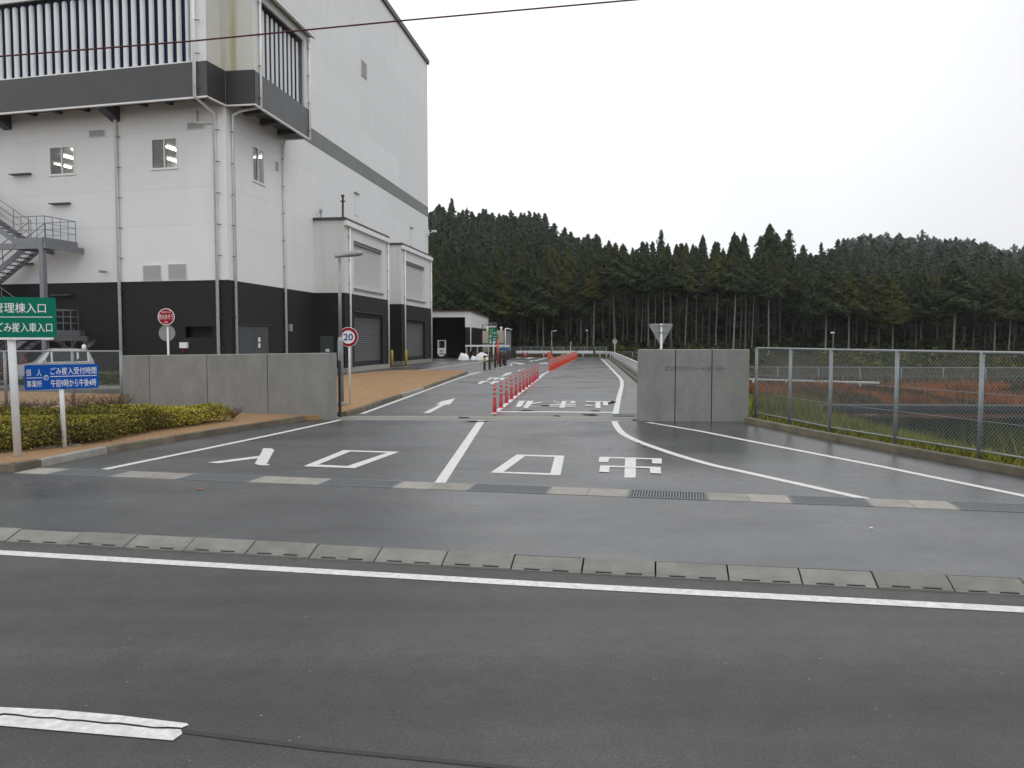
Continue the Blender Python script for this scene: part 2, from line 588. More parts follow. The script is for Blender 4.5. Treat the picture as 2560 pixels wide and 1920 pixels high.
def leaf_quads(cent, nrm, size, tint, aspect=1.0, jit=0.35):
    """one small, slightly bent quad per leaf clump"""
    n = len(cent)
    nrm = nrm / (np.linalg.norm(nrm, axis=1, keepdims=True) + 1e-9)
    r = rng.normal(size=(n, 3))
    a = np.cross(nrm, r)
    a /= (np.linalg.norm(a, axis=1, keepdims=True) + 1e-9)
    b = np.cross(nrm, a)
    s = size[:, None]
    cs = []
    for sa, sb in ((-1, -1), (1, -1), (1, 1), (-1, 1)):
        j = 1 + rng.uniform(-jit, jit, (n, 1))
        cs.append(cent + (a * sa * aspect + b * sb) * s * 0.5 * j + nrm * s * rng.uniform(-0.18, 0.18, (n, 1)))
    v = np.stack(cs, 1).reshape(-1, 3)
    f = np.arange(4 * n).reshape(-1, 4)
    return v, f, np.repeat(tint, 4)

def blades(base, h, wd, lean, tint):
    n = len(base)
    ang = rng.uniform(0, 2 * PI, n)
    d = np.stack([np.cos(ang), np.sin(ang), np.zeros(n)], 1) * wd[:, None] * 0.5
    la = rng.uniform(0, 2 * PI, n)
    tip = base + np.stack([np.cos(la) * lean * h, np.sin(la) * lean * h, h], 1)
    v = np.stack([base - d, base + d, tip], 1).reshape(-1, 3)
    return v, np.arange(3 * n).reshape(-1, 3), np.repeat(tint, 3)

# ------------------------------------------------------------------ sight lines: a picture point laid on a real surface
CT, ST = math.cos(PITCH), math.sin(PITCH)
def ray(px, py):
    xc, yc = (px - 1280) / FOCAL, -(py - 960) / FOCAL
    return V((xc, CT + yc * ST, -ST + yc * CT))
CO = V((0, 0, CAM_H))
def G(px, py, z=0.0):
    d = ray(px, py)
    return CO + d * ((z - CAM_H) / d.z)
def XZ(px, py, y):
    d = ray(px, py)
    return CO + d * (y / d.y)

# ------------------------------------------------------------------ ground heights
def sstep(a, b, x):
    t = np.clip((x - a) / (b - a), 0, 1)
    return t * t * (3 - 2 * t)
RIDGE_PX = [700, 1000, 1068, 1115, 1200, 1290, 1345, 1400, 1480, 1560, 1640, 1700, 1790, 1865, 1930, 2010, 2060, 2140, 2200, 2260, 2320, 2400, 2450, 2520, 2560, 2800]
RIDGE_Y = [560, 560, 535, 520, 530, 535, 545, 580, 594, 598, 592, 596, 590, 584, 582, 584, 595, 594, 592, 590, 598, 603, 612, 634, 622, 640]
RIDGE_D = [270, 270, 270, 270, 265, 258, 250, 235, 210, 190, 172, 168, 165, 165, 168, 190, 230, 290, 330, 345, 345, 345, 345, 345, 345, 345]
RIDGE_Z = [max(2.0, 2.1 + (849 - a_ - 16) / 2000 * d_ - 15.6) for a_, d_ in zip(RIDGE_Y, RIDGE_D)]
def height(x, y):
    x, y = np.asarray(x, float), np.asarray(y, float)
    pond = -1.40 * np.minimum(np.clip((x - 8.5) / 4.7, 0, 1), np.clip((43.5 - y) / 8.5, 0, 1)) * (y > 8)
    low = -0.45 * np.clip((x - 10.5) / 3, 0, 1) * np.clip((100 - y) / 25, 0, 1) * np.clip((y - 30) / 4, 0, 1)
    z = -0.045 + np.minimum(pond, low)
    z = np.where(y < 9.5 - 0.19 * x, -0.6, z)
    # wooded hills: a ridge whose distance and height change with the bearing
    m = 1280 + FOCAL * x / np.maximum(y, 20)
    dr = np.interp(m, RIDGE_PX, RIDGE_D)
    zr = np.interp(m, RIDGE_PX, RIDGE_Z)
    z = z + .9 * sstep(104, 118, y)
    z = z + (zr - .9) * sstep(116, dr, y) - 0.10 * np.clip(y - dr, 0, 400)
    return z

xs = np.unique(np.concatenate([np.arange(-160, 4, 4.0), np.arange(4, 80, 0.8), np.arange(80, 420, 5.0), [-400, -260, 520]]))
ys = np.unique(np.concatenate([np.arange(-40, 8, 4.0), np.arange(8, 50, 0.8), np.arange(50, 240, 3.0), np.arange(240, 480, 8.0), [-200, 560, 640]]))
XX, YY = np.meshgrid(xs, ys, indexing='ij')
ZZ = height(XX, YY)
gv = np.stack([XX, YY, ZZ], -1).reshape(-1, 3)
ni, nj = len(xs), len(ys)
ii, jj = np.meshgrid(np.arange(ni - 1), np.arange(nj - 1), indexing='ij')
q = (ii * nj + jj).ravel()
gf = np.stack([q, q + nj, q + nj + 1, q + 1], 1)
gm = np_mesh("ground", gv, gf, SOIL)
for p in gm.polygons:
    p.use_smooth = True
link("ground", gm, kind="structure")

# ------------------------------------------------------------------ road, apron, yard
def curve_at(pts, x):
    for (x0, y0), (x1, y1) in zip(pts, pts[1:]):
        if x <= x1 or (x1, y1) == pts[-1]:
            return y0 + (y1 - y0) * (x - x0) / (x1 - x0)
GUT = [(-5.75, 8.87), (0.46, 7.66), (4.54, 6.95)]         # back of the kerb blocks
gut = lambda x: curve_at(GUT, x)
MB().poly([(-70, -30, -.08), (70, -30, -.08), (70, gut(70) + .1, -.08), (4.54, 6.95 - .1, -.08), (.46, 7.56, -.08), (-5.75, 8.77, -.08), (-70, gut(-70) + .1, -.08)]).make("road", ASPH_ROAD, kind="structure")
yard = [(-45, gut(-45)), (-5.75, 8.87), (.46, 7.66), (4.54, 6.95), (34, gut(34)), (34, gut(34) + 2.6), (8.45, 9.6), (5.90, 20.42), (6.2, 21.4), (3.5, 21.4),
        (5.95, 37.5), (7.5, 54), (11.1, 93.5), (11.4, 97.5), (-80, 97.5), (-80, 24)]
MB().poly([(x, y, 0) for x, y in yard]).make("yard_paving", ASPH_WET, kind="structure")

def line(p, wd, z=0.004, parent=None, name="painted_line"):
    """a ribbon of paint along ground points"""
    p = [V((a[0], a[1], z)) for a in p]
    vs = []
    for i, a in enumerate(p):
        d = (p[min(i + 1, len(p) - 1)] - p[max(i - 1, 0)]).normalized()
        s = V((-d.y, d.x, 0)) * wd / 2
        vs += [a + s, a - s]
    fs = [(2 * i, 2 * i + 1, 2 * i + 3, 2 * i + 2) for i in range(len(p) - 1)]
    return MB().add(vs, fs).make(name, PAINT, parent, kind="structure") if parent is None else MB().add(vs, fs).make(name, PAINT, parent)
def smooth(pts, k=6):
    P = [V((p[0], p[1], 0)) for p in pts]
    P = [P[0]] + P + [P[-1]]
    r = []
    for i in range(1, len(P) - 2):
        for t in range(k):
            t /= k
            a, b, c, d = P[i - 1:i + 3]
            r.append(0.5 * ((2 * b) + (c - a) * t + (2 * a - 5 * b + 4 * c - d) * t * t + (3 * b - a - 3 * c + d) * t ** 3))
    return r + [P[-2]]
def gp(pts, z=0.0):
    return [G(a, b, z) for a, b in pts]

marks = struct("road_markings")
def flat(pts, z=0.004, name="painted_mark", m=PAINT, parent=None):
    return MB().poly([(*G(a, b)[:2], z) for a, b in pts]).make(name, m, parent or marks)

# road edge line and the centre line with its crack
e0, e1 = G(0, 1382, -.08), G(2560, 1525, -.08)
d = (e1 - e0)
el = [e0 - d * 4, e0, G(1400, 1464, -.08), e1, e1 + d * 4]
line(el, 0.155, -.076, marks, "edge_line")
def roadpx(pts, z=-.075):
    return [(*G(a, b, -.08)[:2], z) for a, b in pts]
top = [(-400, 1738), (0, 1769.5), (140, 1776), (290, 1789), (467, 1810), (472, 1814)]
up_lo, lo_up = [], []
for i in range(28):
    t = i / 27
    x = -400 + t * (452 + 400)
    yb = 1771 + (x + 400) * (1825 - 1771) / 852 if x < 0 else 1789 + x * (1826 - 1789) / 452
    yb += random.uniform(-2.2, 2.2)
    up_lo.append((x, yb - 3.2 - random.random() * 1.5))
    lo_up.append((x, yb + 1.0))
MB().poly(roadpx(top + [(452, 1822)] + up_lo[::-1])).make("centre_line", PAINT, marks)
MB().poly(roadpx([(-400, 1783), *lo_up[1:], (456, 1836), (432, 1853), (0, 1816)])).make("centre_line", PAINT, marks)
ck = roadpx([(452, 1823), (800, 1868), (1250, 1912), (1500, 1945), (1500, 1953), (1240, 1921), (800, 1878), (454, 1834)], -.0765)
SEAL = mat("crack_seal", (0.028, 0.028, 0.029), 0.6)
MB().poly(ck).make("crack_seal", SEAL, marks)

# kerb blocks along the road: sloped faces with drain slots
kerb = struct("road_kerb")
s = -9.2
xk = -9.0
k = 0
KB = []
bx0 = GUT[0]
def slopeat(x):
    return (gut(x + .05) - gut(x - .05)) / .1
joint_x = [G(px, py)[0] for px, py in ((63, 1321), (218, 1327.5), (359, 1332), (498, 1342), (647, 1350.5), (798, 1362), (958, 1368.5), (1122.5, 1376), (1289, 1386), (1460, 1394), (1639, 1403.5), (1816, 1411), (1995, 1420), (2176, 1428), (2360, 1436), (2551, 1447))]
step = (joint_x[-1] - joint_x[0]) / (len(joint_x) - 1)
jx = [joint_x[0] + (i - 14) * step for i in range(14)] + joint_x + [joint_x[-1] + (i + 1) * step for i in range(12)]
for i in range(len(jx) - 1):
    a, b = jx[i] + .008, jx[i + 1] - .008
    sl = slopeat((a + b) / 2)
    nx = V((-sl, 1, 0)).normalized()              # towards the yard
    tx = V((1, sl, 0)).normalized()
    pa, pb = V((a, gut(a), 0)), V((b, gut(b), 0))
    jit = random.uniform(-.006, .006)
    prof = [(.0, -.2), (.0, .002), (-.05, .004), (-.215, -.052), (-.222, -.060), (-.265, -.066), (-.27, -.2)]
    pr = [pa + nx * y + V((0, 0, z + jit)) for y, z in prof]
    o = MB().ext(pr, pb - pa).make("kerb_block", CONC_B, kerb)
    ln = (pb - pa).length
    for fr in (.18, .60):
        MB().obox(pa + tx * ln * fr - nx * .254 + V((0, 0, -.0675 + jit)), tx * .15, nx * .024, (0, 0, .009)).make("drain_slot", DARKGAP, o)
MB().add([(jx[0], gut(jx[0]) - .03, -.079), (jx[-1], gut(jx[-1]) - .03, -.079), (jx[-1], gut(jx[-1]) + .0, -.0795), (jx[0], gut(jx[0]), -.0795)], [(0, 1, 2, 3)])

# trench drain across the entrance
dr = struct("drain_channel")
T0, T1 = V((-7.66, 13.02, 0)), V((6.54, 10.12, 0))
td = (T1 - T0).normalized()
tn = V((-td.y, td.x, 0))
TW = .52
g0 = G(177, 1172)
gratings = []
for a, b in ((177, 326), (487, 657), (826.6, 1005), (1184, 1377), (1572, 1769), (1972, 2169), (2380, 2590)):
    ya = 1172 + (a - 177) * .0392
    gratings.append(((G(a, 1166 + a * .0405) - T0).dot(td), (G(b, 1166 + b * .0405) - T0).dot(td)))
GRATE = mat("grating_steel", (0.175, 0.192, 0.20), 0.55, metal=0.1)
pos = (V((-7.75, 13.05, 0)) - T0).dot(td)
def tp(u, v, z):
    return T0 + td * u - tn * v + V((0, 0, z))
for a, b in gratings:
    # covers between the previous grate and this one
    ln = a - pos
    ncov = 2 if ln > .8 else 1
    for c in range(ncov):
        p0 = pos + ln * c / ncov + .004
        p1 = pos + ln * (c + 1) / ncov - .004
        MB().obox(tp(p0, 0, -.05), td * (p1 - p0), -tn * TW, (0, 0, .055 + random.uniform(0, .003))).make("concrete_cover", CONC_L, dr)
    pos = b
    f = MB()
    f.obox(tp(a, 0, -.03), td * (b - a), -tn * .03, (0, 0, .041))
    f.obox(tp(a, TW - .03, -.03), td * (b - a), -tn * .03, (0, 0, .041))
    f.obox(tp(a, .03, -.03), td * .02, -tn * (TW - .06), (0, 0, .0405))
    f.obox(tp(b - .02, .03, -.03), td * .02, -tn * (TW - .06), (0, 0, .0405))
    fo = f.make("grating", GRATE, dr)
    g = MB()
    nb = 28
    for i in range(1, nb):
        u = a + (b - a) * i / nb
        g.obox(tp(u - .007, .03, -.025), td * .014, -tn * (TW - .06), (0, 0, .034))
    for i in range(1, 5):
        g.obox(tp(a + .02, .03 + (TW - .06) * i / 5 - .006, -.025), td * (b - a - .04), -tn * .014, (0, 0, .0335))
    g.make("grating_bars", GRATE, fo)
    MB().obox(tp(a + .02, .03, .0008), td * (b - a - .04), -tn * (TW - .06), (0, 0, .0005)).make("channel_void", BLACK, fo)
MB().obox(tp(pos, 0, -.05), td * 6, -tn * TW, (0, 0, .055)).make("concrete_cover", CONC_L, dr)

# entrance markings
def chain(px, z=0.004):
    return [(*G(a, b)[:2], z) for a, b in px]
R4 = lambda pts: [(a * .3165, 1000 + b * .3165) for a, b in pts]
R5 = lambda pts: [(700 + a * .3165, 1000 + b * .3165) for a, b in pts]
R6 = lambda pts: [(1400 + a * .3165, 1000 + b * .3165) for a, b in pts]
R7 = lambda pts: [(1050 + a * .19286, 740 + b * .19286) for a, b in pts]
line([G(261, 1173.7), G(480, 1129), G(700, 1083), G(850, 1050.3)], .15, .004, marks, "edge_line")
flat(R5([(1565, 162), (1620, 165), (1302, 665), (1215, 662)]), name="lane_line")
line(smooth([G(1535.5, 1053.5), G(1545, 1071), G(1559, 1085), G(1585, 1099), G(1620, 1113), G(1694, 1138), G(1780, 1162.5), G(1860, 1180), G(2000, 1211), G(2165, 1247.5)]), .16, .004, marks, "edge_line")
line([G(1619, 1056), G(1750, 1078), G(1860, 1100), G(2210, 1168), G(2560, 1240), G(2900, 1310)], .15, .004, marks, "edge_line")
# IN (two characters) and OUT (two characters, facing the other way)
flat(R4([(1640, 495), (1720, 502), (2035, 462), (2052, 443)]), .0052, "road_character")
flat(R4([(2065, 393), (2085, 382), (2140, 383), (2168, 395), (2105, 508), (2138, 507), (2115, 518), (2050, 517), (2012, 505), (2075, 397)]), .004, "road_character")
def ring(outer, inner, name="road_character"):
    mb = MB()
    for i in range(4):
        j = (i + 1) % 4
        mb.poly([(*G(*p)[:2], .004) for p in (outer[i], outer[j], inner[j], inner[i])])
    return mb.make(name, PAINT, marks)
ring(R5([(500, 397), (942, 410), (588, 540), (185, 525)]), R5([(555, 408), (848, 418), (530, 523), (300, 512)]))
ring([(1291.9, 1136.7), (1411, 1139.5), (1400.6, 1189), (1226, 1182)], [(1312.4, 1140.8), (1386.8, 1142.9), (1375.7, 1183.6), (1259.6, 1179.8)])
ch = MB()
for i, p in enumerate(([(515, 455), (600, 455), (597, 615), (508, 615)], [(315, 450), (803, 463), (803, 473), (312, 460)], [(310, 456), (390, 459), (380, 493), (305, 493)],
                       [(727, 466), (803, 468), (805, 506), (727, 503)], [(318, 520), (795, 533), (797, 545), (316, 532)], [(318, 528), (392, 530), (388, 575), (310, 572)], [(708, 537), (796, 539), (797, 586), (715, 583)])):
    ch.poly([(*G(*q)[:2], .004 + i * .0012) for q in R6(p)])
ch.make("road_character", PAINT, marks)

# gate strip of concrete with the sliding track
gs_ = [G(841, 1050.2), G(1596, 1053.6), G(1596, 1042.5), G(1400, 1041), G(839, 1040)]
MB().poly([(p.x, p.y, .003) for p in gs_]).make("gate_track_strip", CONC_L, kind="structure")
rail = MB()
rail.bar(G(845, 1045.5, .008), G(1594, 1048, .008), .04, .016)
rail.make("gate_rail", GALV_D, kind="structure")

# lines inside the gate
line(smooth([G(905, 1034.5), G(1050, 981.5), G(1125, 953.5), G(1170, 938.5), G(1215, 927), G(1258, 917.5), G(1276, 914), G(1279, 911.5), G(1276, 909.3), G(1266, 908.5)]), .15, .004, marks, "edge_line")
line([G(1170, 935.5), G(1205, 929), G(1240, 921)], .14, .004, marks, "edge_line")
dlA, dlB, dlC = G(1233, 1035), G(1344, 948.5), G(1374, 927.5)
line(smooth([dlA, G(1266, 1010), G(1305, 978.5), dlB, G(1358, 936), dlC, G(1401, 912), G(1443, 893.5)]), .16, .004, marks, "lane_line")
line([G(1249, 1030), G(1380, 1030), G(1532, 1031.3)], .30, .0052, marks, "stop_line")
line(smooth([G(1538.5, 1036.5), G(1547, 995), G(1555, 961), G(1551, 946), G(1537, 931), G(1521, 914), G(1503, 896.5)]), .17, .004, marks, "edge_line")
R3z = lambda pts: [(1260 + a * .15371, 980 + b * .15371) for a, b in pts]
stop = MB()
for i, p in enumerate(([(245, 145), (350, 145), (270, 242), (185, 242)], [(385, 145), (488, 147), (390, 262), (310, 262)], [(455, 188), (600, 160), (638, 165), (450, 203)], [(290, 222), (580, 234), (580, 240), (285, 230)],
                       [(785, 152), (810, 150), (930, 185), (900, 188)], [(945, 150), (1015, 150), (985, 262), (898, 262)], [(1005, 150), (1130, 150), (1183, 168), (1110, 192), (1005, 188), (1005, 182), (1080, 180), (1110, 168), (1080, 158), (1005, 158)],
                       [(755, 203), (1172, 203), (1170, 217), (750, 217)], [(735, 230), (1168, 232), (1162, 246), (735, 242)],
                       [(1330, 155), (1735, 160), (1730, 172), (1330, 168)], [(1490, 168), (1565, 168), (1570, 272), (1490, 272)], [(1610, 170), (1690, 170), (1690, 228), (1615, 228)], [(1320, 220), (1380, 220), (1490, 240), (1320, 236)])):
    stop.poly([(*G(*q)[:2], .004 + i * .0012) for q in R3z(p)])
stop.make("stop_characters", PAINT, marks)
flat(R7([(40, 1518), (125, 1518), (325, 1410), (385, 1408), (460, 1325), (270, 1370), (205, 1412), (270, 1405)]), name="lane_arrow")
R2b = lambda pts: [(1180 + a * .0904, 880 + b * .0904) for a, b in pts]
recv = MB()
for i, p in enumerate(([(400, 772), (480, 772), (545, 735), (660, 718), (660, 705), (470, 706), (490, 722), (420, 748)], [(570, 772), (660, 716), (770, 708), (790, 735), (700, 745), (670, 772)], [(720, 722), (850, 710), (950, 722), (955, 735), (880, 735), (870, 778), (760, 775), (800, 740)],
                       [(155, 886), (240, 886), (335, 842), (465, 818), (465, 806), (285, 806), (190, 838)], [(490, 888), (590, 888), (650, 850), (750, 835), (750, 808), (550, 808), (590, 826), (460, 836), (465, 848), (540, 850)])):
    recv.poly([(*G(*q)[:2], .004 + i * .0012) for q in R2b(p)])
recv.make("lane_characters", PAINT, marks)
flat(R2b([(785, 678), (850, 678), (985, 632), (1085, 605), (1105, 562), (930, 588), (890, 602), (925, 608)]), name="lane_arrow")
flat(R2b([(1250, 530), (1300, 530), (1372, 492), (1320, 492)]), name="lane_dash")
flat(R2b([(1390, 492), (1425, 492), (1450, 470), (1410, 474)]), name="lane_dash")
for a, b, c, d_ in ((1326, 903.6, 1332, 901.4), (1338, 901.8, 1345, 899.8), (1348, 899.3, 1353, 897.8), (1355, 897.8, 1360, 896.2), (1362, 896, 1367, 894.6)):
    line([G(a, b), G(c, d_)], .35, .004, marks, "lane_dash")
flat([(1276, 905.8), (1284, 905.8), (1311, 909.2), (1311, 910.6), (1300, 910.8)], name="chevron_mark")
flat([(1311, 897), (1322, 894), (1336, 894), (1326, 896.5)], name="chevron_mark")
flat([(1348, 909.6), (1350, 907.5), (1371, 907), (1371, 909)], name="chevron_mark")
line([G(1266, 898.8), G(1280, 897), G(1299, 893.6)], .3, .004, marks, "edge_line")
line([G(1040, 926), G(1060, 924), G(1113, 917), G(1206, 904.5)], .2, .004, marks, "bay_line")
line([G(1070, 923.2), G(1163, 924.8)], .15, .004, marks, "bay_line")
line([G(1098, 908), G(1119, 907)], .3, .004, marks, "bay_line")
line([G(977, 919), G(997, 918.6), G(1030, 915.4)], .16, .004, marks, "bay_line")
for a, b in (((0, 956), (25, 950)), ((0, 968), (25, 963))):
    line([G(*a), G(*b)], .12, .004, marks, "bay_line")

# shallow puddles left by the rain
pud = struct("puddles")
def puddle(cx, cy, wx, wy):
    c, r_, t_ = G(cx, cy), G(cx + wx, cy), G(cx, cy - wy)
    a, b = r_ - c, t_ - c
    k_ = 22
    ph = random.uniform(0, 6)
    pts = []
    for i in range(k_):
        t = 2 * PI * i / k_
        q_ = 1 + .28 * math.sin(2 * t + ph) + .18 * math.sin(5 * t + 2 * ph)
        p = c + a * math.cos(t) * q_ + b * math.sin(t) * q_
        pts.append((p.x, p.y, .0085))
    MB().poly(pts).make("puddle", PUDDLE, pud)
for p in ((1314, 1027.2, 20, 1.0), (1476, 1037.6, 24, 1.3), (1489, 1027.8, 12, 1.0), (1393, 1040.5, 10, 0.9), (1364, 1014.9, 14, 0.7), (1529, 1006.5, 9, 3), (1190, 1054.6, 36, 0.9),
          (1160, 1045, 18, 1.2), (1588, 1051.2, 10, 0.9), (1597, 1109, 5, 1.0), (1612, 1117, 6, 1.0), (1450, 902, 8, 1)):
    puddle(*p)

# ------------------------------------------------------------------ planters and kerbs on the left
def kerb_run(name, pts, m, wd=.14, ht=.125, seg=.6, pale=()):
    """a run of kerb stones along ground points (front line), stones laid inwards to the left of travel"""
    root = struct(name)
    i = 0
    for (a, b) in zip(pts, pts[1:]):
        a, b = V((a[0], a[1], 0)), V((b[0], b[1], 0))
        L_ = (b - a).length
        n_ = max(1, round(L_ / seg))
        d_ = (b - a) / n_
        s_ = V((-d_.y, d_.x, 0)).normalized()
        for k_ in range(n_):
            p = a + d_ * k_ + d_.normalized() * .004
            e = d_ - d_.normalized() * .008
            prof = [p + V((0, 0, -.1)), p + s_ * .012 + V((0, 0, ht - .012)), p + s_ * .026 + V((0, 0, ht)), p + s_ * wd + V((0, 0, ht)), p + s_ * wd + V((0, 0, -.1))]
            MB().ext(prof, e).make("kerb_stone", CONC_KL if i in pale else m, root)
            i += 1
    return root
kl = [(-40, 18.95), (-8.25, 12.56), (-7.96, 12.72), (-7.78, 13.15), (-7.51, 14.77), (-6.95, 16.45), (-5.75, 19.78), (-5.42, 20.85)]
kerb_run("planter_kerb", kl, CONC_K, seg=2.0, pale=(18,))
bed = [(-40, 19.1), (-8.27, 12.70), (-8.05, 12.82), (-7.92, 13.2), (-7.65, 14.8), (-7.1, 16.5), (-5.9, 19.8), (-5.56, 20.9), (-4.8, 21.1), (-10.6, 23.3), (-11.2, 25.3), (-14, 29.2), (-22, 32), (-40, 36)]
MB().prism(bed, -.05, .11).make("planting_bed", MULCH, kind="structure")
ki = [G(846, 1041.5), G(867, 1041.5), G(905, 1029), G(975, 1003.5), G(1060, 976), G(1125, 951), G(1170, 934)]
ki = [(p.x, p.y) for p in ki]
kerb_run("lawn_kerb", ki, CONC_K, seg=2.0, pale=(5, 6))
li = [(x - .13, y + .10) for x, y in ki] + [(G(a, b).x, G(a, b).y) for a, b in ((1152, 929), (1100, 929.5), (1000, 929), (930, 933.5), (853, 943), (780, 952))] + [(-6.5, 22.3)]
MB().prism(li, -.05, .115).make("lawn", LAWN, kind="structure")
# dead grass blades that break up both beds
def in_poly(P, poly):
    x, y = P[:, 0], P[:, 1]
    r = np.zeros(len(P), bool)
    j = len(poly) - 1
    for i in range(len(poly)):
        xi, yi = poly[i]
        xj, yj = poly[j]
        c = ((yi > y) != (yj > y)) & (x < (xj - xi) * (y - yi) / (yj - yi + 1e-12) + xi)
        r ^= c
        j = i
    return r
def scatter(poly, n, box):
    P = np.stack([rng.uniform(box[0], box[1], n), rng.uniform(box[2], box[3], n)], 1)
    return P[in_poly(P, poly)]
bl = scatter(li, 22000, (-10, 2, 21, 62))
bl2 = scatter(bed, 22000, (-20, -5, 12.5, 30))
for nm, P, z in (("lawn_grass", bl, .115), ("bed_grass", bl2, .11)):
    base = np.column_stack([P, np.full(len(P), z)])
    v, f, t = blades(base, rng.uniform(.006, .018, len(P)), rng.uniform(.010, .022, len(P)), 1.6, rng.uniform(0, 1, len(P)))
    o = link(nm, np_mesh(nm, v, f, GRASS_D, t), kind="stuff")
    o["label"] = "dead orange lawn grass on the strip inside the gate" if nm == "lawn_grass" else "dead brown grass in the bed around the hedge"
    o["category"] = "grass"

# drain channel and kerb on the right of the drive
chn = struct("side_channel")
cl_ = [(2.98, 22.3), (4.05, 29), (5.34, 37.6), (6.75, 51.2), (7.95, 64.7), (10.1, 89.5)]
cr_ = [(3.42, 21.6), (4.75, 29), (5.98, 37.5), (7.52, 54), (8.55, 65), (10.75, 90)]
def interp(pts, y):
    return float(np.interp(y, [p[1] for p in pts], [p[0] for p in pts]))
ycur = 22.0
while ycur < 88:
    y2 = ycur + (2.0 if ycur < 60 else 4.0)
    vs = [(interp(cl_, ycur) + .11, ycur + .01, .0035), (interp(cr_, ycur) - .02, ycur + .01, .005), (interp(cr_, y2) - .02, y2 - .01, .005), (interp(cl_, y2) + .11, y2 - .01, .0035)]
    MB().ext(vs, (0, 0, -.03)).make("channel_slab", CONC, chn)
    ycur = y2
kerb_run("drive_kerb", [(x, y) for x, y in cr_[::-1]], CONC_K, seg=2.5)
sg = MB()
ga, gb, gc = G(1532, 1041.5), G(1586, 1041.5), G(1532, 1036)
for i in range(26):
    sg.bar(ga.lerp(gb, i / 25) + V((0, 0, .008)), ga.lerp(gb, i / 25) + (gc - ga) + V((0, 0, .008)), .012, .02)
for t in (0, .5, 1):
    sg.bar(ga + (gc - ga) * t + V((0, 0, .010)), gb + (gc - ga) * t + V((0, 0, .010)), .02, .02)
tag(sg.make("drain_grating", GRATE), "small steel drain grating at the foot of the right gate wall", "drain grating")

# ------------------------------------------------------------------ gate walls
def wall(name, label, pts, zt, thick, joints):
    """concrete gate wall in cast panels; pts = front base line, zt = (top at start, top at end)"""
    root = thing(name, label, "wall", ((pts[0][0] + pts[1][0]) / 2, (pts[0][1] + pts[1][1]) / 2, 0))
    a, b = V((*pts[0], 0)), V((*pts[1], 0))
    d_ = b - a
    n_ = V((-d_.y, d_.x, 0)).normalized() * thick
    js = [0] + joints + [1]
    gap = .012 / d_.length
    for i in range(len(js) - 1):
        t0, t1 = js[i] + (gap if i else 0), js[i + 1] - (gap if i < len(js) - 2 else 0)
        z0, z1 = zt[0] + (zt[1] - zt[0]) * t0, zt[0] + (zt[1] - zt[0]) * t1
        p0, p1 = a + d_ * t0, a + d_ * t1
        c = .018
        mb = MB()
        sec = lambda p, z: [p + V((0, 0, -.1)), p + V((0, 0, z - c)), p + n_.normalized() * c + V((0, 0, z)), p + n_ - n_.normalized() * c + V((0, 0, z)), p + n_ + V((0, 0, z - c)), p + n_ + V((0, 0, -.1))]
        A, B = sec(p0, z0), sec(p1, z1)
        mb.add(A + B, [(0, 1, 2, 3, 4, 5)] + [(11, 10, 9, 8, 7, 6)] + [(k_, k_ + 6, (k_ + 1) % 6 + 6, (k_ + 1) % 6) for k_ in range(6)])
        po = mb.make("concrete_panel", CONC, root)
        for zz in (.28, .92, 1.36):
            for tt in (.25, .77):
                if zz < z0 - .2 and thick > .32:
                    pp = p0.lerp(p1, tt) + V((0, 0, zz))
                    MB().disc(pp - n_.normalized() * .002, -n_, .014, -.006, 10).make("tie_hole", FASCIA, po)
    for j in joints:
        p = a + d_ * j + n_ * .12
        MB().obox(p - d_.normalized() * .012, d_.normalized() * .024, n_ * .8, (0, 0, min(zt) - .03)).make("joint_filler", DARKGAP, root)
    return root
RWa, RWb = G(1596, 1052.6), G(1871, 1054)
rw = wall("gate_wall", "low grey concrete gate wall in three panels with raised lettering, right of the entrance", [(RWa.x, RWa.y), (RWb.x, RWb.y)], (1.86, 1.86), .35, [(1687.5 - 1596) / 275, (1778.5 - 1596) / 275])
LWb = G(829, 1050)
LWa = V((-11.2, 23.0, 0))
ld = (LWb - LWa)
def lw_t(px):                                      # where a sight line meets the left wall line
    r_ = ray(px, 960)
    m_ = r_.x / r_.y
    return (m_ * LWa.y - LWa.x) / (ld.x - m_ * ld.y)
lw = wall("gate_wall", "long grey concrete gate wall in four panels behind the hedge, left of the entrance", [(LWa.x, LWa.y), (LWb.x, LWb.y)], (1.655, 1.765), .30, [lw_t(374), lw_t(518), lw_t(669)])

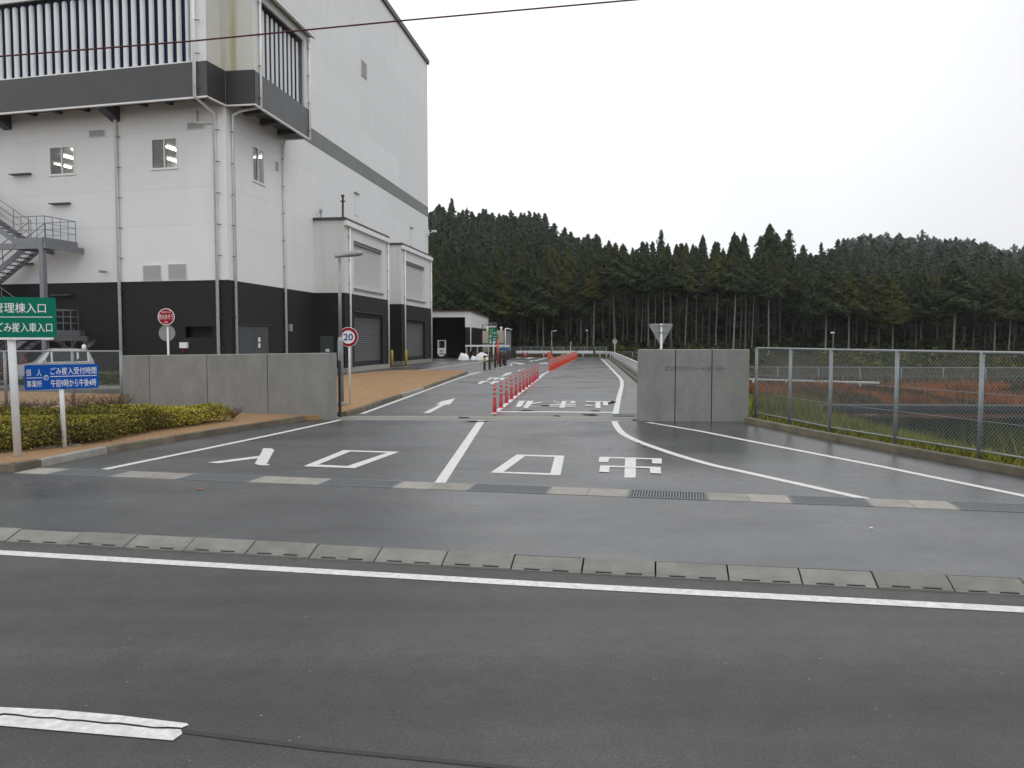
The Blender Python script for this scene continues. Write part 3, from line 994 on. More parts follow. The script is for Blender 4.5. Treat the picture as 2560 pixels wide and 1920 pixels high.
# ------------------------------------------------------------------ lettering
def text_mesh(body, offset=0.0):
    c = bpy.data.curves.new("t", 'FONT')
    c.body = body
    c.offset = offset
    o = bpy.data.objects.new("t", c)
    COL.objects.link(o)
    bpy.context.view_layer.update()
    me = bpy.data.meshes.new_from_object(o.evaluated_get(bpy.context.evaluated_depsgraph_get()))
    bpy.data.objects.remove(o)
    bpy.data.curves.remove(c)
    return me
def lettering(body, org, xd, yd, wd, ht, m, parent, name="lettering", off=.004, offset=0.012, depth=0.0):
    """text fitted into a box: org = lower left corner, xd/yd unit vectors in the sign face"""
    me = text_mesh(body, offset)
    me.name = name
    co = np.empty(len(me.vertices) * 3, np.float32)
    me.vertices.foreach_get("co", co)
    co = co.reshape(-1, 3)
    lo, hi = co.min(0), co.max(0)
    xd, yd = V(xd).normalized(), V(yd).normalized()
    nd = xd.cross(yd)
    u = (co[:, 0] - lo[0]) / (hi[0] - lo[0]) * wd
    h_ = (co[:, 1] - lo[1]) / (hi[1] - lo[1]) * ht
    P = np.array(org)[None] + u[:, None] * np.array(xd) + h_[:, None] * np.array(yd) + np.array(nd) * off
    if depth:
        mb = MB()
        P2 = P - np.array(nd) * depth
        n_ = len(P)
        mb.v = [tuple(p) for p in P] + [tuple(p) for p in P2]
        mb.f = [tuple(p.vertices) for p in me.polygons]
        cnt = {}
        for p in me.polygons:
            vv = list(p.vertices)
            for i in range(len(vv)):
                e = (vv[i], vv[(i + 1) % len(vv)])
                if (e[1], e[0]) in cnt:
                    del cnt[(e[1], e[0])]
                else:
                    cnt[e] = 1
        mb.f += [(a + n_, b + n_, b, a) for a, b in cnt]
        return mb.make(name, m, parent)
    me.vertices.foreach_set("co", P.astype(np.float32).ravel())
    me.materials.clear()
    me.materials.append(m)
    me.update()
    return link(name, me, parent)
def rrect(w_, h_, r, n=4):
    pts = []
    for cx, cy, a0 in ((w_ - r, h_ - r, 0), (r, h_ - r, 90), (r, r, 180), (w_ - r, r, 270)):
        for i in range(n + 1):
            a = math.radians(a0 + 90 * i / n)
            pts.append((cx + r * math.cos(a), cy + r * math.sin(a)))
    return pts
def board(org, xd, yd, wd, ht, th, m, parent, name="board", r=.03):
    org, xd, yd = V(org), V(xd).normalized(), V(yd).normalized()
    nd = xd.cross(yd)
    return MB().ext([org + xd * a + yd * b for a, b in rrect(wd, ht, r)], -nd * th).make(name, m, parent)

UPV = V((0, 0, 1))
# raised letters on the right wall, same concrete grey
wx = (RWb - RWa).normalized()
LET = mat("letter_metal", (0.20, 0.205, 0.195), 0.6)
y_l = 860 + 462 * .1401
pL, pR = XZ(1663, 925, RWa.y), XZ(1815, 925, RWa.y)
lettering("エコモリクリーンセンター", RWa + wx * ((pL - RWa).dot(wx)) + UPV * XZ(1663, 924.8, RWa.y).z + V((wx.y, -wx.x, 0)) * .001, wx, (0, 0, 1), (pR - pL).length, .115, LET, rw, "raised_letters", .016, .004, .016)

# ------------------------------------------------------------------ the plant building
NC = V((-14.256, 40.386, 0))
SD = V((.13747, .99051, 0)); SN = V((.99051, -.13747, 0))
FA = math.radians(14)
FL = V((-math.cos(FA), math.sin(FA), 0)); FN = V((-math.sin(FA), -math.cos(FA), 0))
UP = V((0, 0, 1))
class Frame:
    def __init__(s, o, a, n):
        s.o, s.a, s.n = V(o), a, n
    def p(s, a, off, z):
        return s.o + s.a * a + s.n * off + UP * z
FR, SI = Frame(NC, FL, FN), Frame(NC, SD, SN)
bld = thing("plant_building", "huge white plant hall with charcoal base and louvred upper bays, left of the drive", "building", NC)

def cut(rects, hole):
    r = []
    for a0, a1, z0, z1 in rects:
        h0, h1, k0, k1 = hole
        if h1 <= a0 or h0 >= a1 or k1 <= z0 or k0 >= z1:
            r.append((a0, a1, z0, z1))
            continue
        if h0 > a0: r.append((a0, h0, z0, z1))
        if h1 < a1: r.append((h1, a1, z0, z1))
        b0, b1 = max(a0, h0), min(a1, h1)
        if k0 > z0: r.append((b0, b1, z0, k0))
        if k1 < z1: r.append((b0, b1, k1, z1))
    return r
def facade(fr, off, al, zl, holes, m, name="wall_panel", th=.12, gap=.005, parent=None):
    for i in range(len(al) - 1):
        for j in range(len(zl) - 1):
            rects = [(al[i] + gap / 2, al[i + 1] - gap / 2, zl[j] + gap / 2, zl[j + 1] - gap / 2)]
            for h in holes:
                rects = cut(rects, h)
            mb = MB()
            for a0, a1, z0, z1 in rects:
                if a1 - a0 > .02 and z1 - z0 > .02:
                    mb.obox(fr.p(a0, off - th, z0), fr.a * (a1 - a0), UP * (z1 - z0), fr.n * th)
            if mb.v:
                mb.make(name, m, parent or bld)
def onf(fr, px, py, off=0.0):
    d_ = ray(px, py)
    o_ = fr.o + fr.n * off
    t = (o_ - V((0, 0, 0))).dot(fr.n) / d_.dot(fr.n) if True else 0
    q_ = CO + d_ * ((o_ - CO).dot(fr.n) / d_.dot(fr.n))
    return (q_ - fr.o).dot(fr.a), q_.z

winA, winB = (8.97, 10.55, 10.80, 12.28), (2.75, 4.28, 10.80, 12.33)
winS = (2.92, 4.33, 10.62, 12.48)
HZ = 5.12
facade(FR, 0, [-.0, 6.4, 12.6, 19, 26], [-.1, HZ], [(0.92, 2.54, 2.22, 2.79)], WALL_D, "base_panel")
facade(FR, 0, [-.0, 6.4, 12.6, 19, 26], [HZ, 7.95, 9.8, 12.66, 14.1], [winA, winB], WALL_W)
facade(FR, 0, [-.0, 9, 18, 26], [14.1, 20, 25, 29.8], [], WALL_W)
facade(SI, 0, [-.0, 11.3, 20.8, 27.5, 41.86], [-.1, HZ], [(1.05, 4.59, -.2, 2.90), (13.1, 19.5, -.2, 3.95), (29, 35.3, -.2, 3.9)], WALL_D, "base_panel")
zrows = [HZ, 7.95, 9.8, 12.66, 14.5]
facade(SI, 0, [-.0, 6.7, 20.8, 27.5, 41.86], zrows, [winS], WALL_W)
facade(SI, 0.012, [-.0, 6.7, 20.8, 27.5, 41.86], [14.5, 15.52], [], BAND, "grey_band")
facade(SI, 0, [-.0, 10.5, 21.0, 31.4, 41.86], [15.52, 17.9, 20.3, 22.7, 25.1, 27.5, 29.8], [], WALL_W)
# far end, back and roof
FE = Frame(NC + SD * 41.86, -SN, SD)
facade(FE, 0, [0, 12, 26], [-.1, HZ], [], WALL_D, "base_panel")
facade(FE, 0, [0, 12, 26], [HZ, 15, 29.8], [], WALL_W)
backL = NC + FL * 26
farL = NC + SD * 41.86 - SN * 26
MB().ext([backL, farL, farL + UP * 29.8, backL + UP * 29.8], FL * .1).make("back_wall", WALL_W, bld)
MB().ext([NC + UP * 29.8 - SN * .1, NC + SD * 41.86 + UP * 29.8 - SN * .1 - SD * .1, farL + UP * 29.8, backL + UP * 29.8], UP * .12).make("roof", FASCIA, bld)
mb = MB()
mb.obox(SI.p(-.1, -.3, 29.72), SD * 42.16, SN * .48, UP * .42)
mb.make("roof_edge", FASCIA, bld)
mb = MB()
mb.obox(FR.p(0, -.3, 29.72), FL * 26, FN * .48, UP * .42)
mb.make("roof_edge", FASCIA, bld)

# windows
def window(fr, r, sash_dark=0, room=True, off=0):
    a0, a1, z0, z1 = r
    fo = MB()
    t = .06
    for x0, x1, y0, y1 in ((a0, a1, z0, z0 + t), (a0, a1, z1 - t, z1), (a0, a0 + t, z0 + t, z1 - t), (a1 - t, a1, z0 + t, z1 - t), ((a0 + a1) / 2 - .03, (a0 + a1) / 2 + .03, z0 + t, z1 - t)):
        fo.obox(fr.p(x0, off - .1, y0), fr.a * (x1 - x0), UP * (y1 - y0), fr.n * .125)
    f_ = fo.make("window_frame", FRAME_W, bld)
    am = (a0 + a1) / 2
    for k_, (x0, x1, dp) in enumerate(((a0 + t, am - .03, -.055), (am + .03, a1 - t, -.03))):
        MB().obox(fr.p(x0, off + dp, z0 + t), fr.a * (x1 - x0), UP * (z1 - z0 - 2 * t), fr.n * .006).make("pane", GLASS, f_)
        if k_ == sash_dark:
            MB().obox(fr.p(x0, off + dp - .05, z0 + t), fr.a * (x1 - x0), UP * (z1 - z0 - 2 * t), fr.n * .004).make("insect_screen", SCREEN, f_)
    MB().obox(fr.p(a0 - .06, off + .0, z0 - .05), fr.a * (a1 - a0 + .12), UP * .045, fr.n * .06).make("sill", FRAME_W, f_)
    return f_
def screenmat():
    m = bpy.data.materials.new("insect_screen")
    m.use_nodes = True
    n = m.node_tree.nodes
    L = m.node_tree.links
    n.clear()
    o = n.new("ShaderNodeOutputMaterial")
    tr = n.new("ShaderNodeBsdfTransparent")
    df = n.new("ShaderNodeBsdfDiffuse")
    df.inputs["Color"].default_value = (.03, .03, .03, 1)
    mx_ = n.new("ShaderNodeMixShader")
    mx_.inputs[0].default_value = .45
    L.new(tr.outputs[0], mx_.inputs[1])
    L.new(df.outputs[0], mx_.inputs[2])
    L.new(mx_.outputs[0], o.inputs["Surface"])
    return m
SCREEN = screenmat()
window(FR, winA, 1)
window(FR, winB, 1)
window(SI, winS, 0)
def room(fr, r, dep, tubes, ext_=5.0):
    a0, a1, z0, z1 = r
    A0, A1, Z0, Z1 = a0 - 1.0, a1 + ext_, z0 - 1.0, z1 + .04
    mb = MB()
    P = lambda a, o_, z: fr.p(a, o_, z)
    c = [P(A0, -.14, Z0), P(A1, -.14, Z0), P(A1, -dep, Z0), P(A0, -dep, Z0), P(A0, -.14, Z1), P(A1, -.14, Z1), P(A1, -dep, Z1), P(A0, -dep, Z1)]
    mb.add(c, [(0, 1, 2, 3), (4, 7, 6, 5), (0, 3, 7, 4), (1, 5, 6, 2), (3, 2, 6, 7)])
    rm = mb.make("lit_room", ROOM, bld)
    for a, o0, o1 in tubes:
        MB().obox(P(a, -o0, Z1 - .06), fr.a * .09, fr.n * -(o1 - o0), UP * -.05).make("tube_light", TUBE, rm)
room(FR, winA, 5.0, ((11.2, 1.6, 2.9), (13.2, 3.2, 4.4), (9.6, .6, 1.6), (11.4, 3.6, 4.8), (9.0, 2.2, 3.4)))
room(FR, winB, 5.0, ((4.45, 1.4, 2.6), (6.2, 3.9, 4.9), (2.4, 2.2, 3.4), (6.6, 1.4, 2.6)), 3.2)
room(SI, winS, 2.5, ((3.6, .4, 1.5), (5.5, .6, 1.8)), 4.0)

# louvres of grilles on the walls
def vent(fr, r, m=VENT, off=0.0, name="wall_vent"):
    a0, a1, z0, z1 = r
    o = MB().obox(fr.p(a0, off, z0), fr.a * (a1 - a0), UP * (z1 - z0), fr.n * .05).make(name, FRAME_W, bld)
    n_ = max(4, int((z1 - z0) / .09))
    mb = MB()
    for i in range(n_):
        z = z0 + .03 + (z1 - z0 - .06) * i / n_
        h_ = (z1 - z0 - .06) / n_
        mb.ext([fr.p(a0 + .03, off + .052, z), fr.p(a0 + .03, off + .070, z), fr.p(a0 + .03, off + .060, z + h_ * .9), fr.p(a0 + .03, off + .052, z + h_ * .9)], fr.a * (a1 - a0 - .06))
    mb.make("vent_slats", m, o)
vent(FR, (7.02, 7.99, 12.62, 13.0))
vent(FR, (1.16, 2.13, 12.66, 13.02))
vent(FR, (3.82, 4.92, 5.19, 5.97))
vent(FR, (2.33, 3.42, 5.21, 6.0))
vent(SI, (5.76, 6.1, 11.75, 12.27))
vent(SI, (21.08, 22.37, 22.0, 23.2))
MB().obox(FR.p(0.90, -.5, 2.20), FL * 1.66, UP * .61, FN * .02).make("dark_opening", BLACK, bld)
MB().obox(FR.p(2.36, 0, 1.69), FL * .43, UP * .29, FN * .14).make("meter_box", SIGN_W, bld)
MB().obox(FR.p(2.60, .0, 1.50), FL * .09, UP * .09, FN * .09).make("red_lamp", SIGN_R, bld)
for r in ((11.72, 12.91, 10.9), (9.28, 10.43, 9.25), (11.75, 12.4, 6.14), (9.32, 10.5, 4.44)):
    MB().ext([FR.p(r[0], 0, r[2]), FR.p(r[0], .30, r[2]), FR.p(r[0], .30, r[2] + .05), FR.p(r[0], 0, r[2] + .10)], FL * (r[1] - r[0])).make("wall_ledge", STEELD, bld)
c_ = MB()
c_.tube([FR.p(7.13, 0, 5.66), FR.p(7.13, .25, 5.66)], .03, 6)
c_.obox(FR.p(7.05, .2, 5.58), FL * .12, FN * .38, UP * .12)
c_.make("camera_unit", GALV, bld)
# side door, electrical box
dd = MB().obox(SI.p(1.07, -.05, 0), SD * 3.5, UP * 2.88, SN * .03).make("side_door", DOOR_D, bld)
MB().obox(SI.p(1.0, 0, 2.90), SD * 3.66, UP * .05, SN * .10).make("door_hood", STEELD, dd)
MB().obox(SI.p(2.80, -.02, 0), SD * .02, UP * 2.86, SN * .004).make("door_seam", BLACK, dd)
for zz in (1.78, 2.10):
    MB().obox(SI.p(3.28, -.02, zz - .1), SD * .26, UP * .24, SN * .006).make("door_notice", SIGN_W, dd)
MB().obox(SI.p(7.25, 0, 2.62), SD * .28, UP * .42, SN * .14).make("switch_box", CONC_L, bld)

# downpipes
def pipe(pts, r=.065, spikes=(), fr=None, m=PIPE):
    o = MB().tube(pts, r, 8).make("downpipe", m, bld, smooth=True)
    for s_ in spikes:
        p, dirv = s_
        MB().bar(p, p + dirv, .035, .035).make("pipe_bracket", STEELD, o)
    return o
def spk(fr, a, off, z0, z1, st=1.55, sg=-1):
    r = []
    z = z0
    while z < z1:
        r.append((fr.p(a, off, z), fr.a * sg * .30 + UP * -.04))
        z += st
    return r
pipe([FR.p(6.33, .10, 0), FR.p(6.33, .10, 13.7), FR.p(6.33, .5, 14.0)], .085, spk(FR, 6.33, .12, 1.7, 13.5))
pipe([FR.p(.55, .10, 0), FR.p(.55, .10, 13.35), FR.p(.55, 1.62, 13.75), FR.p(.50, 1.62, 20.5)], .085, spk(FR, .55, .12, 1.7, 13.2) + spk(FR, .5, 1.64, 14.2, 19.5))
pipe([FR.p(1.55, .10, 13.5), FR.p(1.55, .10, 12.95), FR.p(.6, .10, 12.9)], .06)
pipe([SI.p(.62, .10, 0), SI.p(.62, .10, 13.4), SI.p(.62, .5, 13.6), SI.p(.66, 1.62, 13.75), SI.p(.66, 1.62, 19.4)], .075, spk(SI, .62, .12, 1.7, 13.2) + spk(SI, .66, 1.64, 14.2, 19.2))
pipe([SI.p(6.7, .10, 0), SI.p(6.7, .10, 13.35), SI.p(6.85, .14, 13.72), SI.p(6.98, 1.62, 13.78), SI.p(6.98, 1.62, 19.4)], .075, spk(SI, 6.7, .12, 1.7, 13.2) + spk(SI, 6.98, 1.64, 14.2, 19.2))

# overhanging upper storey on the front
OW = 1.5
oh0, oh1 = -.06, 24.0
Z0, Z1, ZL0, ZL1, ZT = 13.75, 15.40, 15.45, 19.22, 20.9
def fins(fr, a0, a1, off, z0, z1, pitch, r, lab, deep=1.25):
    MB().obox(fr.p(a0, off - .46, z0), fr.a * (a1 - a0), UP * (z1 - z0), fr.n * .03).make("louvre_back", NAVY, bld)
    n_ = int(round((a1 - a0 - .1) / pitch))
    st = (a1 - a0) / n_
    base = None
    me = None
    for i in range(n_):
        c = fr.p(a0 + st * (i + .5), off - .30, z0)
        mb = MB()
        vs, fs, k_ = [], [], 8
        H_ = z1 - z0 - .12
        rings = [(1, 0), (1, H_ - r * 1.1), (.86, H_ - r * .55), (.5, H_ - r * .15), (.12, H_)]
        for sc_, zz in rings:
            for q_ in range(k_ + 1):
                t = PI * q_ / k_
                vs.append(c + fr.a * math.cos(t) * r * (sc_ if zz < H_ - r else sc_) + fr.n * math.sin(t) * r * deep * sc_ + UP * zz)
        for ri in range(len(rings) - 1):
            for q_ in range(k_):
                fs.append((ri * (k_ + 1) + q_, ri * (k_ + 1) + q_ + 1, (ri + 1) * (k_ + 1) + q_ + 1, (ri + 1) * (k_ + 1) + q_))
        mb.add(vs, fs)
        mb.make("louvre_fin", FIN, bld, smooth=True)
mb = MB()
mb.obox(FR.p(oh0, OW - .12, Z0), FL * (oh1 - oh0), UP * (Z1 - Z0), FN * .12)
mb.make("fascia", FASCIA, bld)
MB().obox(FR.p(oh0 - .03, OW - .10, Z0 - .07), FL * (oh1 - oh0 + .03), UP * .07, FN * .15).make("fascia_trim", PIPE, bld)
facade(FR, OW - .02, [oh0, .80], [Z1, 17.3, ZT], [], WALL_W, "pilaster_panel")
facade(FR, OW - .02, [.80, 8, 16, oh1], [ZL1, ZT], [], WALL_W, "lintel_panel")
MB().obox(FR.p(.80, OW - .4, Z1), FL * (oh1 - .8), UP * .05, FN * .40).make("louvre_sill", PIPE, bld)
fins(FR, .86, 16.0, OW - .02, ZL0, ZL1, .50, .128, "f")
MB().ext([FR.p(oh0, 0, ZT), FR.p(oh0, OW + .05, ZT), FR.p(oh1, OW + .05, ZT), FR.p(oh1, 0, ZT)], UP * .15).make("overhang_roof", FASCIA, bld)
MB().ext([FR.p(oh0 + .02, 0.02, Z0 + .35), FR.p(oh0 + .02, OW - .13, Z0 + .35), FR.p(oh1, OW - .13, Z0 + .35), FR.p(oh1, 0.02, Z0 + .35)], UP * .05).make("soffit", SOFFIT, bld)
for a in (1.2, 2.9, 4.4, 6.1, 7.9, 9.6, 11.2, 12.9):
    big = a in (6.1, 12.9)
    w_ = .5 if big else .18
    MB().ext([FR.p(a, .0, Z0 + .34), FR.p(a, OW - .14, Z0 + .34), FR.p(a, OW - .14, Z0 + .12), FR.p(a, .0, Z0 - (.42 if big else -.18))], FL * w_).make("soffit_bracket", STEELD, bld)
# the return face of the overhang
RT = Frame(FR.p(oh0, 0, 0), FN, -FL)
facade(RT, .0, [0.02, OW - .02], [Z1, 17.4, ZT], [], WALL_Y, "return_panel")
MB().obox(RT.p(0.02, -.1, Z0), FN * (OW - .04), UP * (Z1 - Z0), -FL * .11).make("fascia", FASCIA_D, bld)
MB().obox(RT.p(0.02, -.1, Z0 - .07), FN * (OW - .04), UP * .065, -FL * .13).make("fascia_trim", PIPE, bld)
facade(FR, 0.0, [-.058, -.0], [Z0, ZT], [], WALL_Y, "corner_panel")

# louvred bay on the side
BW, bu0, bu1 = 1.56, .02, 7.04
BF = Frame(SI.p(bu0, 0, 0), SN, -SD)
facade(BF, 0, [.02, BW - .02], [Z1, 17.4, 19.55], [], WALL_Y, "bay_panel")
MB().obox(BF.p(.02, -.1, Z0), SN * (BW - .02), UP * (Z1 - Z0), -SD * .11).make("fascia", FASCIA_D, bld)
MB().obox(BF.p(.02, -.1, Z0 - .07), SN * (BW - .02), UP * .065, -SD * .13).make("fascia_trim", PIPE, bld)
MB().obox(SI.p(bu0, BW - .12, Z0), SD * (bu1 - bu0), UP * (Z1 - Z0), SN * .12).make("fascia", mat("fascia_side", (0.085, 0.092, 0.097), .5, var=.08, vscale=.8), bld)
MB().obox(SI.p(bu0 - .02, BW - .10, Z0 - .07), SD * (bu1 - bu0 + .04), UP * .07, SN * .14).make("fascia_trim", PIPE, bld)
facade(SI, BW - .02, [bu0, .92], [Z1, 19.55], [], WALL_W2, "pilaster_panel")
facade(SI, BW - .02, [6.40, bu1], [Z1, 19.55], [], WALL_W2, "pilaster_panel")
facade(SI, BW - .02, [.92, 6.40], [19.12, 19.55], [], WALL_W2, "lintel_panel")
fins(SI, .95, 6.38, BW - .02, ZL0, 19.10, .545, .13, "s", .45)
BE = Frame(SI.p(bu1, 0, 0), SN, SD)
facade(BE, 0, [.02, BW - .02], [Z0, Z1, 19.55], [], WALL_W, "bay_panel")
MB().obox(SI.p(bu0 - .15, 0, 19.56), SD * (bu1 - bu0 + .35), SN * (BW + .32), UP * .16).make("bay_roof", CONC_KL, bld)
MB().obox(SI.p(bu0 - .17, BW + .20, 19.50), SD * (bu1 - bu0 + .40), SN * .16, UP * .16).make("gutter", PIPE, bld)
MB().obox(SI.p(bu0 + .02, .02, Z0 + .35), SD * (bu1 - bu0 - .04), SN * (BW - .16), UP * .05).make("soffit", SOFFIT, bld)
for a in (1.9, 3.9, 6.1):
    MB().ext([SI.p(a, .0, Z0 + .34), SI.p(a, BW - .14, Z0 + .34), SI.p(a, BW - .14, Z0 + .10), SI.p(a, .0, Z0 + .05)], SD * .35).make("soffit_bracket", STEELD, bld)

# loading bays with roller shutters
def shutter(fr, a0, a1, z0, z1, off, m, parent, pitch=.11):
    n_ = int((z1 - z0) / pitch)
    vs, fs = [], []
    for i in range(n_ + 1):
        z = z0 + (z1 - z0) * i / n_
        vs += [fr.p(a0, off, z), fr.p(a1, off, z)]
        if i < n_:
            z2 = z + (z1 - z0) / n_ * .75
            vs += [fr.p(a0, off + .03, z2), fr.p(a1, off + .03, z2)]
    for i in range(len(vs) // 2 - 1):
        fs.append((2 * i, 2 * i + 1, 2 * i + 3, 2 * i + 2))
    return MB().add(vs, fs).make("roller_shutter", m, parent)
def bay(u0, u1, dep, zt, up_, lowz, label):
    fr = Frame(SI.p(0, dep, 0), SD, SN)
    a0, a1, z0, z1 = up_
    facade(fr, 0, [u0, u1], [HZ, zt], [(a0, a1, z0, z1)], WALL_W2, "bay_panel", th=.25)
    facade(fr, 0, [u0, u1], [.30, HZ], [(a0 - .05, a1 + .05, -.2, lowz)], WALL_D, "base_panel", th=.25)
    ff = Frame(SI.p(u0, 0, 0), SN, -SD)
    facade(ff, 0, [.0, dep], [HZ, 6.0, zt], [], WALL_W2, "bay_panel")
    facade(ff, 0, [.0, dep], [.30, HZ], [], WALL_D, "base_panel")
    fe = Frame(SI.p(u1, 0, 0), SN, SD)
    facade(fe, 0, [.0, dep], [HZ, zt], [], WALL_W, "bay_panel")
    facade(fe, 0, [.0, dep], [.30, HZ], [], WALL_D, "base_panel")
    sh = shutter(fr, a0, a1, z0, z1, -.22, SHUT_W, bld)
    MB().obox(fr.p(a0, -.22, z1 - .22), SD * (a1 - a0), UP * .22, SN * .16).make("shutter_box", BAND, sh)
    MB().obox(fr.p(a0 - .1, 0.002, z0 - .12), SD * (a1 - a0 + .2), UP * .11, SN * .12).make("shutter_sill", CONC_L, sh)
    s2 = shutter(fr, a0, a1, .62, lowz, -.22, SHUT_D, bld, .13)
    MB().obox(fr.p(a0, -.2, lowz - .25), SD * (a1 - a0), UP * .25, SN * .12).make("shutter_box", WALL_D, s2)
    MB().obox(fr.p(a0 - .1, 0.002, lowz), SD * (a1 - a0 + .2), UP * .05, SN * .12).make("door_hood", FASCIA, s2)
    MB().obox(fr.p(a0 - .05, -.24, .3), SD * (a1 - a0 + .1), UP * .32, SN * .02).make("shutter_plinth", BLACK, s2)
    MB().obox(SI.p(u0 - .04, 0, -.05), SD * (u1 - u0 + .08), SN * (dep + .10), UP * .35).make("plinth", CONC_L, bld)
    MB().obox(SI.p(u0 - .12, .013, zt), SD * (u1 - u0 + .2), SN * (dep + .12), UP * .17).make("bay_roof", FASCIA, bld)
    MB().obox(SI.p(u0 - .05, dep + .0, zt - .32), SD * (u1 - u0 + .2), SN * .2, UP * .30).make("gutter", PIPE, bld)
    for a in (u0 + .85, u1 - .12):
        pp = fr.p(a, .08, .3)
        pipe([pp, fr.p(a, .08, zt - .3)], .07, spk(fr, a, .09, 1.3, zt - .5, 1.5))
    return fr
bay(11.35, 20.85, 2.03, 9.72, (13.15, 19.45, 5.55, 8.66), 3.95, "")
bay(27.5, 37.9, 1.21, 10.05, (29.0, 35.45, 5.68, 8.88), 3.88, "")
ff = Frame(SI.p(11.35, 0, 0), SN, -SD)
dd = MB().obox(ff.p(.37, .0, .3), SN * .86, UP * 2.06, -SD * .04).make("side_door", DOOR_D, bld)
MB().obox(ff.p(.72, .042, 1.35), SN * .26, UP * .18, -SD * .005).make("door_notice", SIGN_W, dd)
# kit on the bay roof
r_ = MB()
pA, pB = XZ(857, 541, SI.p(12.2, 1.0, 0).y), XZ(857, 492, SI.p(12.2, 1.0, 0).y)
r_.tube([(pA.x, pA.y, 9.85), pB], .07, 8)
r_.tube([pB - UP * .3, pB - UP * .26], .17, 10)
r_.tube([pB, pB + UP * .12], .11, 8)
r_.make("roof_mast", STEELD, bld)
r_ = MB()
pA = SI.p(12.0, .25, 9.86)
r_.tube([pA, pA + UP * .45], .035, 6)
r_.box(pA + UP * .55, (.16, .16, .26))
r_.make("roof_sensor", GALV, bld)
for u, z in ((19.3, 11.3), (34.8, 10.9)):
    MB().obox(SI.p(u, .0, z), SD * .9, UP * 1.6, SN * .03).make("roof_door", WALL_W, bld)
    MB().obox(SI.p(u - .1, .03, z + 1.62), SD * 1.1, UP * .05, SN * .12).make("door_hood", GALV, bld)
la = MB()
la.tube([SI.p(41.3, 0, 12.9), SI.p(41.3, .45, 12.9), SI.p(41.3, .8, 13.1)], .04, 6)
la.obox(SI.p(41.0, .55, 12.95), SD * .6, SN * .4, UP * .16)
la.obox(SI.p(41.1, -.0, 12.6), SD * .4, SN * .2, UP * .6)
la.make("flood_lamp", FRAME_W, bld)

# ------------------------------------------------------------------ outside staircase at the front of the plant
st = thing("steel_staircase", "grey galvanised switchback fire stair against the plant front, behind the green sign", "staircase", FR.p(11, 1.5, 0))
W0, W1 = .45, 2.45                                  # distance from the wall: inner and outer edge
Wm = (W0 + W1) / 2
V0, V1 = 8.62, 10.5                                 # right-hand landing
VL0, VL1 = 14.2, 16.1                               # left-hand landing
levels = [(2.6, 'R'), (4.9, 'L'), (7.2, 'R'), (9.5, 'L')]
def rail_run(pts, up=1.05, n_post=4, parent=None):
    mb = MB()
    for a, b in zip(pts, pts[1:]):
        a, b = V(a), V(b)
        for h_, r_ in ((up, .022), (up * .67, .013), (up * .36, .013)):
            mb.tube([a + UP * h_, b + UP * h_], r_, 5)
        for i in range(n_post + 1):
            p = a.lerp(b, i / n_post)
            mb.tube([p, p + UP * up], .018, 5)
    return mb.make("handrail", STAIR, parent or st)
for z, side in levels:
    a0, a1 = (V0, V1) if side == 'R' else (VL0, VL1)
    mb = MB()
    mb.obox(FR.p(a0, W0, z - .06), FL * (a1 - a0), FN * (W1 - W0), UP * .06)
    mb.make("landing", STAIR, st)
    mb = MB()
    mb.obox(FR.p(a0 - .06, W0 - .06, z - .28), FL * (a1 - a0 + .12), FN * .06, UP * .26)
    mb.obox(FR.p(a0 - .06, W1, z - .28), FL * (a1 - a0 + .12), FN * .06, UP * .26)
    mb.obox(FR.p(a0 - .06, W0, z - .28), FL * .06, FN * (W1 - W0), UP * .26)
    mb.obox(FR.p(a1, W0, z - .28), FL * .06, FN * (W1 - W0), UP * .26)
    mb.make("landing_beam", STAIR, st)
    mb = MB()
    mb.obox(FR.p(a0 - .1 if side == 'R' else a0, .0, z - .55), FL * .14, FN * (W1 + .1), UP * .26)
    mb.obox(FR.p(a1 - .1, .0, z - .55), FL * .14, FN * (W1 + .1), UP * .26)
    mb.make("support_beam", STAIR, st)
    if side == 'R':
        rail_run([FR.p(a1, W1, z), FR.p(a0, W1, z), FR.p(a0, W0, z), FR.p(a1, W0, z)])
    else:
        rail_run([FR.p(a0, W1, z), FR.p(a1, W1, z), FR.p(a1, W0, z), FR.p(a0, W0, z)])
def flight(vA, zA, vB, zB, o0, o1):
    n_ = 12
    a, b = (vA, zA), (vB, zB)
    for o_ in (o0, o1 - .04):
        MB().ext([FR.p(vA, o_, zA - .26), FR.p(vA, o_, zA + .04), FR.p(vB, o_, zB + .04), FR.p(vB, o_, zB - .26)], FN * .04).make("stringer", STAIR, st)
    for i in range(1, n_):
        t = i / n_
        v_, z_ = vA + (vB - vA) * t, zA + (zB - zA) * t
        MB().obox(FR.p(v_ - .14, o0 + .04, z_ - .03), FL * .28, FN * (o1 - o0 - .08), UP * .035).make("tread", STAIR, st)
    for o_ in (o0 + .02, o1 - .02):
        rail_run([FR.p(vA, o_, zA), FR.p(vB, o_, zB)])
flight(VL0, 0.25, V1, 2.6, W0, Wm - .05)
flight(V1, 2.6, VL0, 4.9, Wm + .05, W1)
flight(VL0, 4.9, V1, 7.2, W0, Wm - .05)
flight(V1, 7.2, VL0, 9.5, Wm + .05, W1)
for a in (V0 + .05, VL1 - .1):
    for o_ in (W0 + .05, W1 - .12):
        if o_ > 1:
            MB().obox(FR.p(a, o_, 0), FL * .24, FN * .24, UP * (9.4 if a > 12 else 7.15)).make("column", STAIR, st)
MB().obox(FR.p(V0 + .3, W1 - .12, 6.65), FL * 7.2, FN * .2, UP * .30).make("main_beam", STAIR, st)

